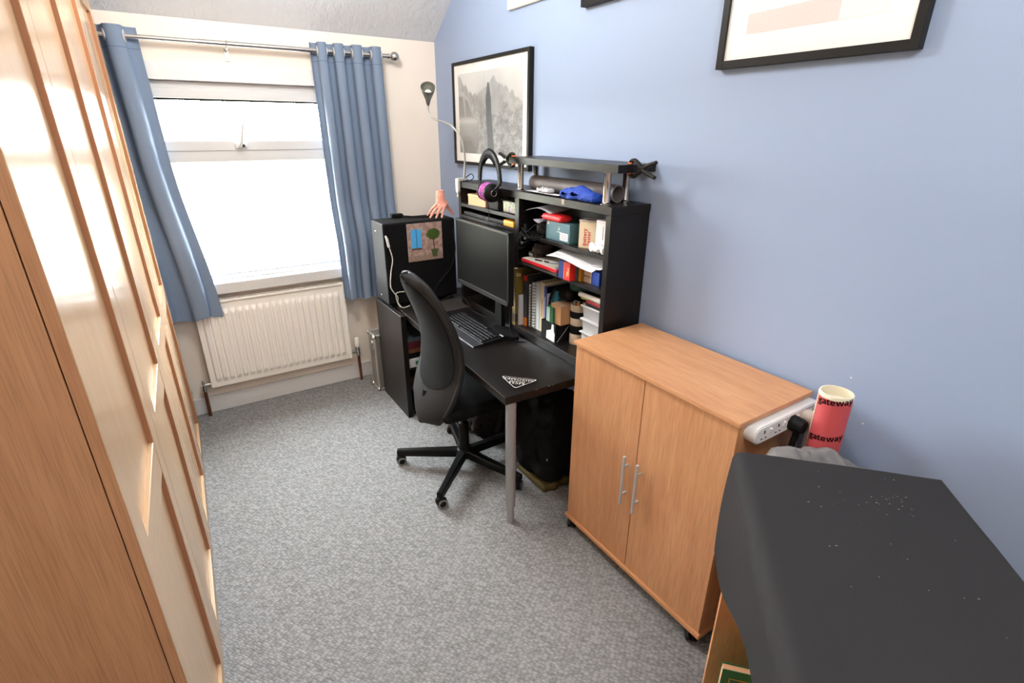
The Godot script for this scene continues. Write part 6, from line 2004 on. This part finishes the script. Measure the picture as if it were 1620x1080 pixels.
# ------------------------------------------------------------------ bookcase under a black mat
func build_bookcase() -> void:
	# local x runs away from its open front, local z along it towards the camera
	var b := thing("bookcase", "low light wood bookcase set at an angle under a black mat", "bookcase", Vector3(1.249, 0, -0.724), -atan2(0.73744, 0.67541))
	var H := 0.975
	part_box("side_panel", Vector3(0.020, 0, 0.085), Vector3(0.50, H, 0.103), M.beech_edge, b, 0.001)
	part_box("side_panel", Vector3(0.020, 0, 0.862), Vector3(0.50, H, 0.880), M.beech_edge, b, 0.001)
	part_box("top_panel", Vector3(0.030, H, 0.085), Vector3(0.505, H + 0.018, 0.890), M.beech_edge, b, 0.001, 2)
	part_box("back_panel", Vector3(0.49, 0, 0.103), Vector3(0.50, H, 0.862), M.beech_edge, b, 0.0)
	part_box("shelf", Vector3(0.03, 0.05, 0.103), Vector3(0.49, 0.068, 0.862), M.beech_edge, b, 0.001, 2)
	part_box("shelf", Vector3(0.06, 0.62, 0.103), Vector3(0.49, 0.638, 0.862), M.beech_edge, b, 0.001, 2)
	# books inside
	var xf := b.transform
	var bk := thing("book", "green book with gold lettering standing in the low bookcase", "book", xf * Vector3(0.030, 0.068, 0.228), b.rotation.y)
	var w := 0.0125
	var h := 0.335
	var cm := mt(Color(0.05, 0.42, 0.27), 0.45)
	part_box("pages", Vector3(0.002, 0.003, -w + 0.003), Vector3(0.215, h - 0.003, w - 0.003), mt(Color(0.86, 0.66, 0.50), 0.8), bk, 0.0)
	part_box("cover", Vector3(0, 0, -w), Vector3(0.22, h, -w + 0.003), cm, bk, 0.001)
	part_box("cover", Vector3(0, 0, w - 0.003), Vector3(0.22, h, w), cm, bk, 0.001)
	part_box("spine", Vector3(0.216, 0, -w), Vector3(0.222, h, w), cm, bk, 0.0015)
	var st := S()
	for q in [[0.022, 0.300, 0.198, 0.303], [0.022, 0.030, 0.198, 0.033], [0.022, 0.030, 0.025, 0.303], [0.195, 0.030, 0.198, 0.303]]:
		bx(st, Vector3(q[0], q[1], w), Vector3(q[2], q[3], w + 0.0006))
	ob("gold_frame", st, mt(Color(0.80, 0.62, 0.20), 0.4, 0.4), bk)
	letters("lettering", "Chess", 0.036, Transform3D(Basis.IDENTITY, Vector3(0.11, 0.262, w + 0.0002)), mt(Color(0.80, 0.62, 0.20), 0.4, 0.4), bk, 0.0006, true, true)
	letters("lettering", "1001", 0.030, Transform3D(Basis.IDENTITY, Vector3(0.11, 0.205, w + 0.0002)), mt(Color(0.80, 0.62, 0.20), 0.4, 0.4), bk, 0.0006, true, true)
	# black foam mat: flat on top, rolling over the front edge and hanging
	var m := thing("foam_mat", "big black foam mat draped over the low bookcase", "mat", Vector3(1.249, 0, -0.724), b.rotation.y)
	var th := 0.009
	var y0 := H + 0.018 + th * 0.5 + 0.0005
	var wn := nz(65, 1.3, FastNoiseLite.TYPE_SIMPLEX, 2)
	st = S()
	sheet(st, func(s: float, t: float):
		var z := lerpf(0.0, 0.93, s)
		var drop := 0.375 - 0.16 * smoothstep(0.02, 0.62, s) + 0.02 * sin(s * 9.0)
		var fw := 0.522
		var R := 0.022
		var arc := R * PI * 0.5
		var tot := (fw - R) + arc + (drop - R)
		var d := t * tot
		var x := 0.0
		var y := y0
		if d < fw - R:
			x = fw - d
		elif d < fw - R + arc:
			var a := (d - (fw - R)) / R
			x = R - R * sin(a)
			y = y0 - R + R * cos(a)
		else:
			var e := d - (fw - R) - arc
			y = y0 - R - e
			x = 0.0 - 0.006 * sin(e * 9.0 + s * 3.0) - 0.02 * e * s
		if x > R:
			y += 0.002 * maxf(wn.get_noise_2d(x * 2.0, z * 2.0), 0.0)
		return Vector3(x, y, z), 40, 60, th)
	ob("mat", st, M.foam, m)
	# dust and scuffs left on it
	st = S()
	for i in 46:
		var px := 0.12 + 0.34 * rng.randf()
		var pz := 0.03 + 0.5 * rng.randf()
		if i < 22:
			px = 0.30 + 0.10 * rng.randf()
			pz = 0.10 + 0.09 * rng.randf()
		var sz := 0.0007 + 0.0011 * rng.randf()
		box(st, Vector3(px, y0 + th * 0.5 + 0.0024, pz), Vector3(sz * (1.0 + 2.0 * rng.randf()), 0.0006, sz))
	var fl := ob("dust_specks", st, mt(Color(0.55, 0.55, 0.54), 0.9), m)
	fl.set_meta("kind", "stuff")

func build_floor_bags() -> void:
	var st := S()
	var bn := nz(96, 6.0, FastNoiseLite.TYPE_SIMPLEX, 2)
	var bp := thing("backpack", "black backpack with mustard base on floor under the desk", "backpack")
	nets(st, Vector3(1.34, -0.01, -2.24), Vector3(1.78, 0.56, -1.80), 0.02, func(p: Vector3) -> float:
		var a := rbox_d(p, Vector3(1.565, 0.27, -2.04), Vector3(0.185, 0.25, 0.14), 0.135)
		var b := rbox_d(p, Vector3(1.55, 0.17, -1.93), Vector3(0.14, 0.12, 0.075), 0.07)
		var c := cap_d(p, Vector3(1.45, 0.44, -1.95), Vector3(1.66, 0.44, -1.95), 0.04, 0.04)
		return maxf(smin(smin(a, b, 0.04), c, 0.05) + 0.022 * bn.get_noise_3d(p.x * 1.3, p.y * 0.8, p.z * 1.3), 0.022 - p.y))
	ob("body", st, M.fabric, bp)
	st = S()
	nets(st, Vector3(1.34, -0.01, -2.22), Vector3(1.78, 0.08, -1.78), 0.012, func(p: Vector3) -> float:
		var a := rbox_d(p, Vector3(1.565, 0.022, -2.0), Vector3(0.150, 0.024, 0.142), 0.018)
		return maxf(a + 0.007 * sin(p.x * 75.0), 0.002 - p.y))
	ob("base", st, mt(Color(0.30, 0.245, 0.075), 0.85), bp)
	part_box("name_tag", Vector3(1.424, 0.215, -1.895), Vector3(1.430, 0.227, -1.862), mt(Color(0.55, 0.54, 0.52), 0.5), bp, 0.001)
	st = S()
	nets(st, Vector3(1.28, -0.01, -2.95), Vector3(1.72, 0.34, -2.42), 0.02, func(p: Vector3) -> float:
		return maxf(rbox_d(p, Vector3(1.50, 0.14, -2.68), Vector3(0.17, 0.145, 0.20), 0.09) + 0.03 * bn.get_noise_3d(p.x * 1.5, p.y * 1.5, p.z * 1.5), 0.003 - p.y))
	tag(ob("bag", st, bumpy(mt(Color(0.17, 0.145, 0.15), 0.8), nz(64, 0.2), 1.5, 5.0)), "dark soft bag on floor under the desk behind chair base", "bag")
	# round black thing standing behind the wardrobe end
	var rd := thing("drum_case", "round black case mostly hidden behind far end of the wardrobe", "case", Vector3(-0.33, 0.0, -3.79))
	st = S()
	lathe(st, [Vector2(0, -0.045), Vector2(0.165, -0.045), Vector2(0.178, -0.035), Vector2(0.178, 0.035), Vector2(0.165, 0.045), Vector2(0, 0.045)], 40, frame_to(Vector3(0, 0.20, 0), Vector3(0, 0, 1)))
	ob("body", st, M.black_matte, rd)
	part_box("foot", Vector3(-0.06, 0.0, -0.04), Vector3(0.06, 0.03, 0.04), M.black_matte, rd, 0.004)
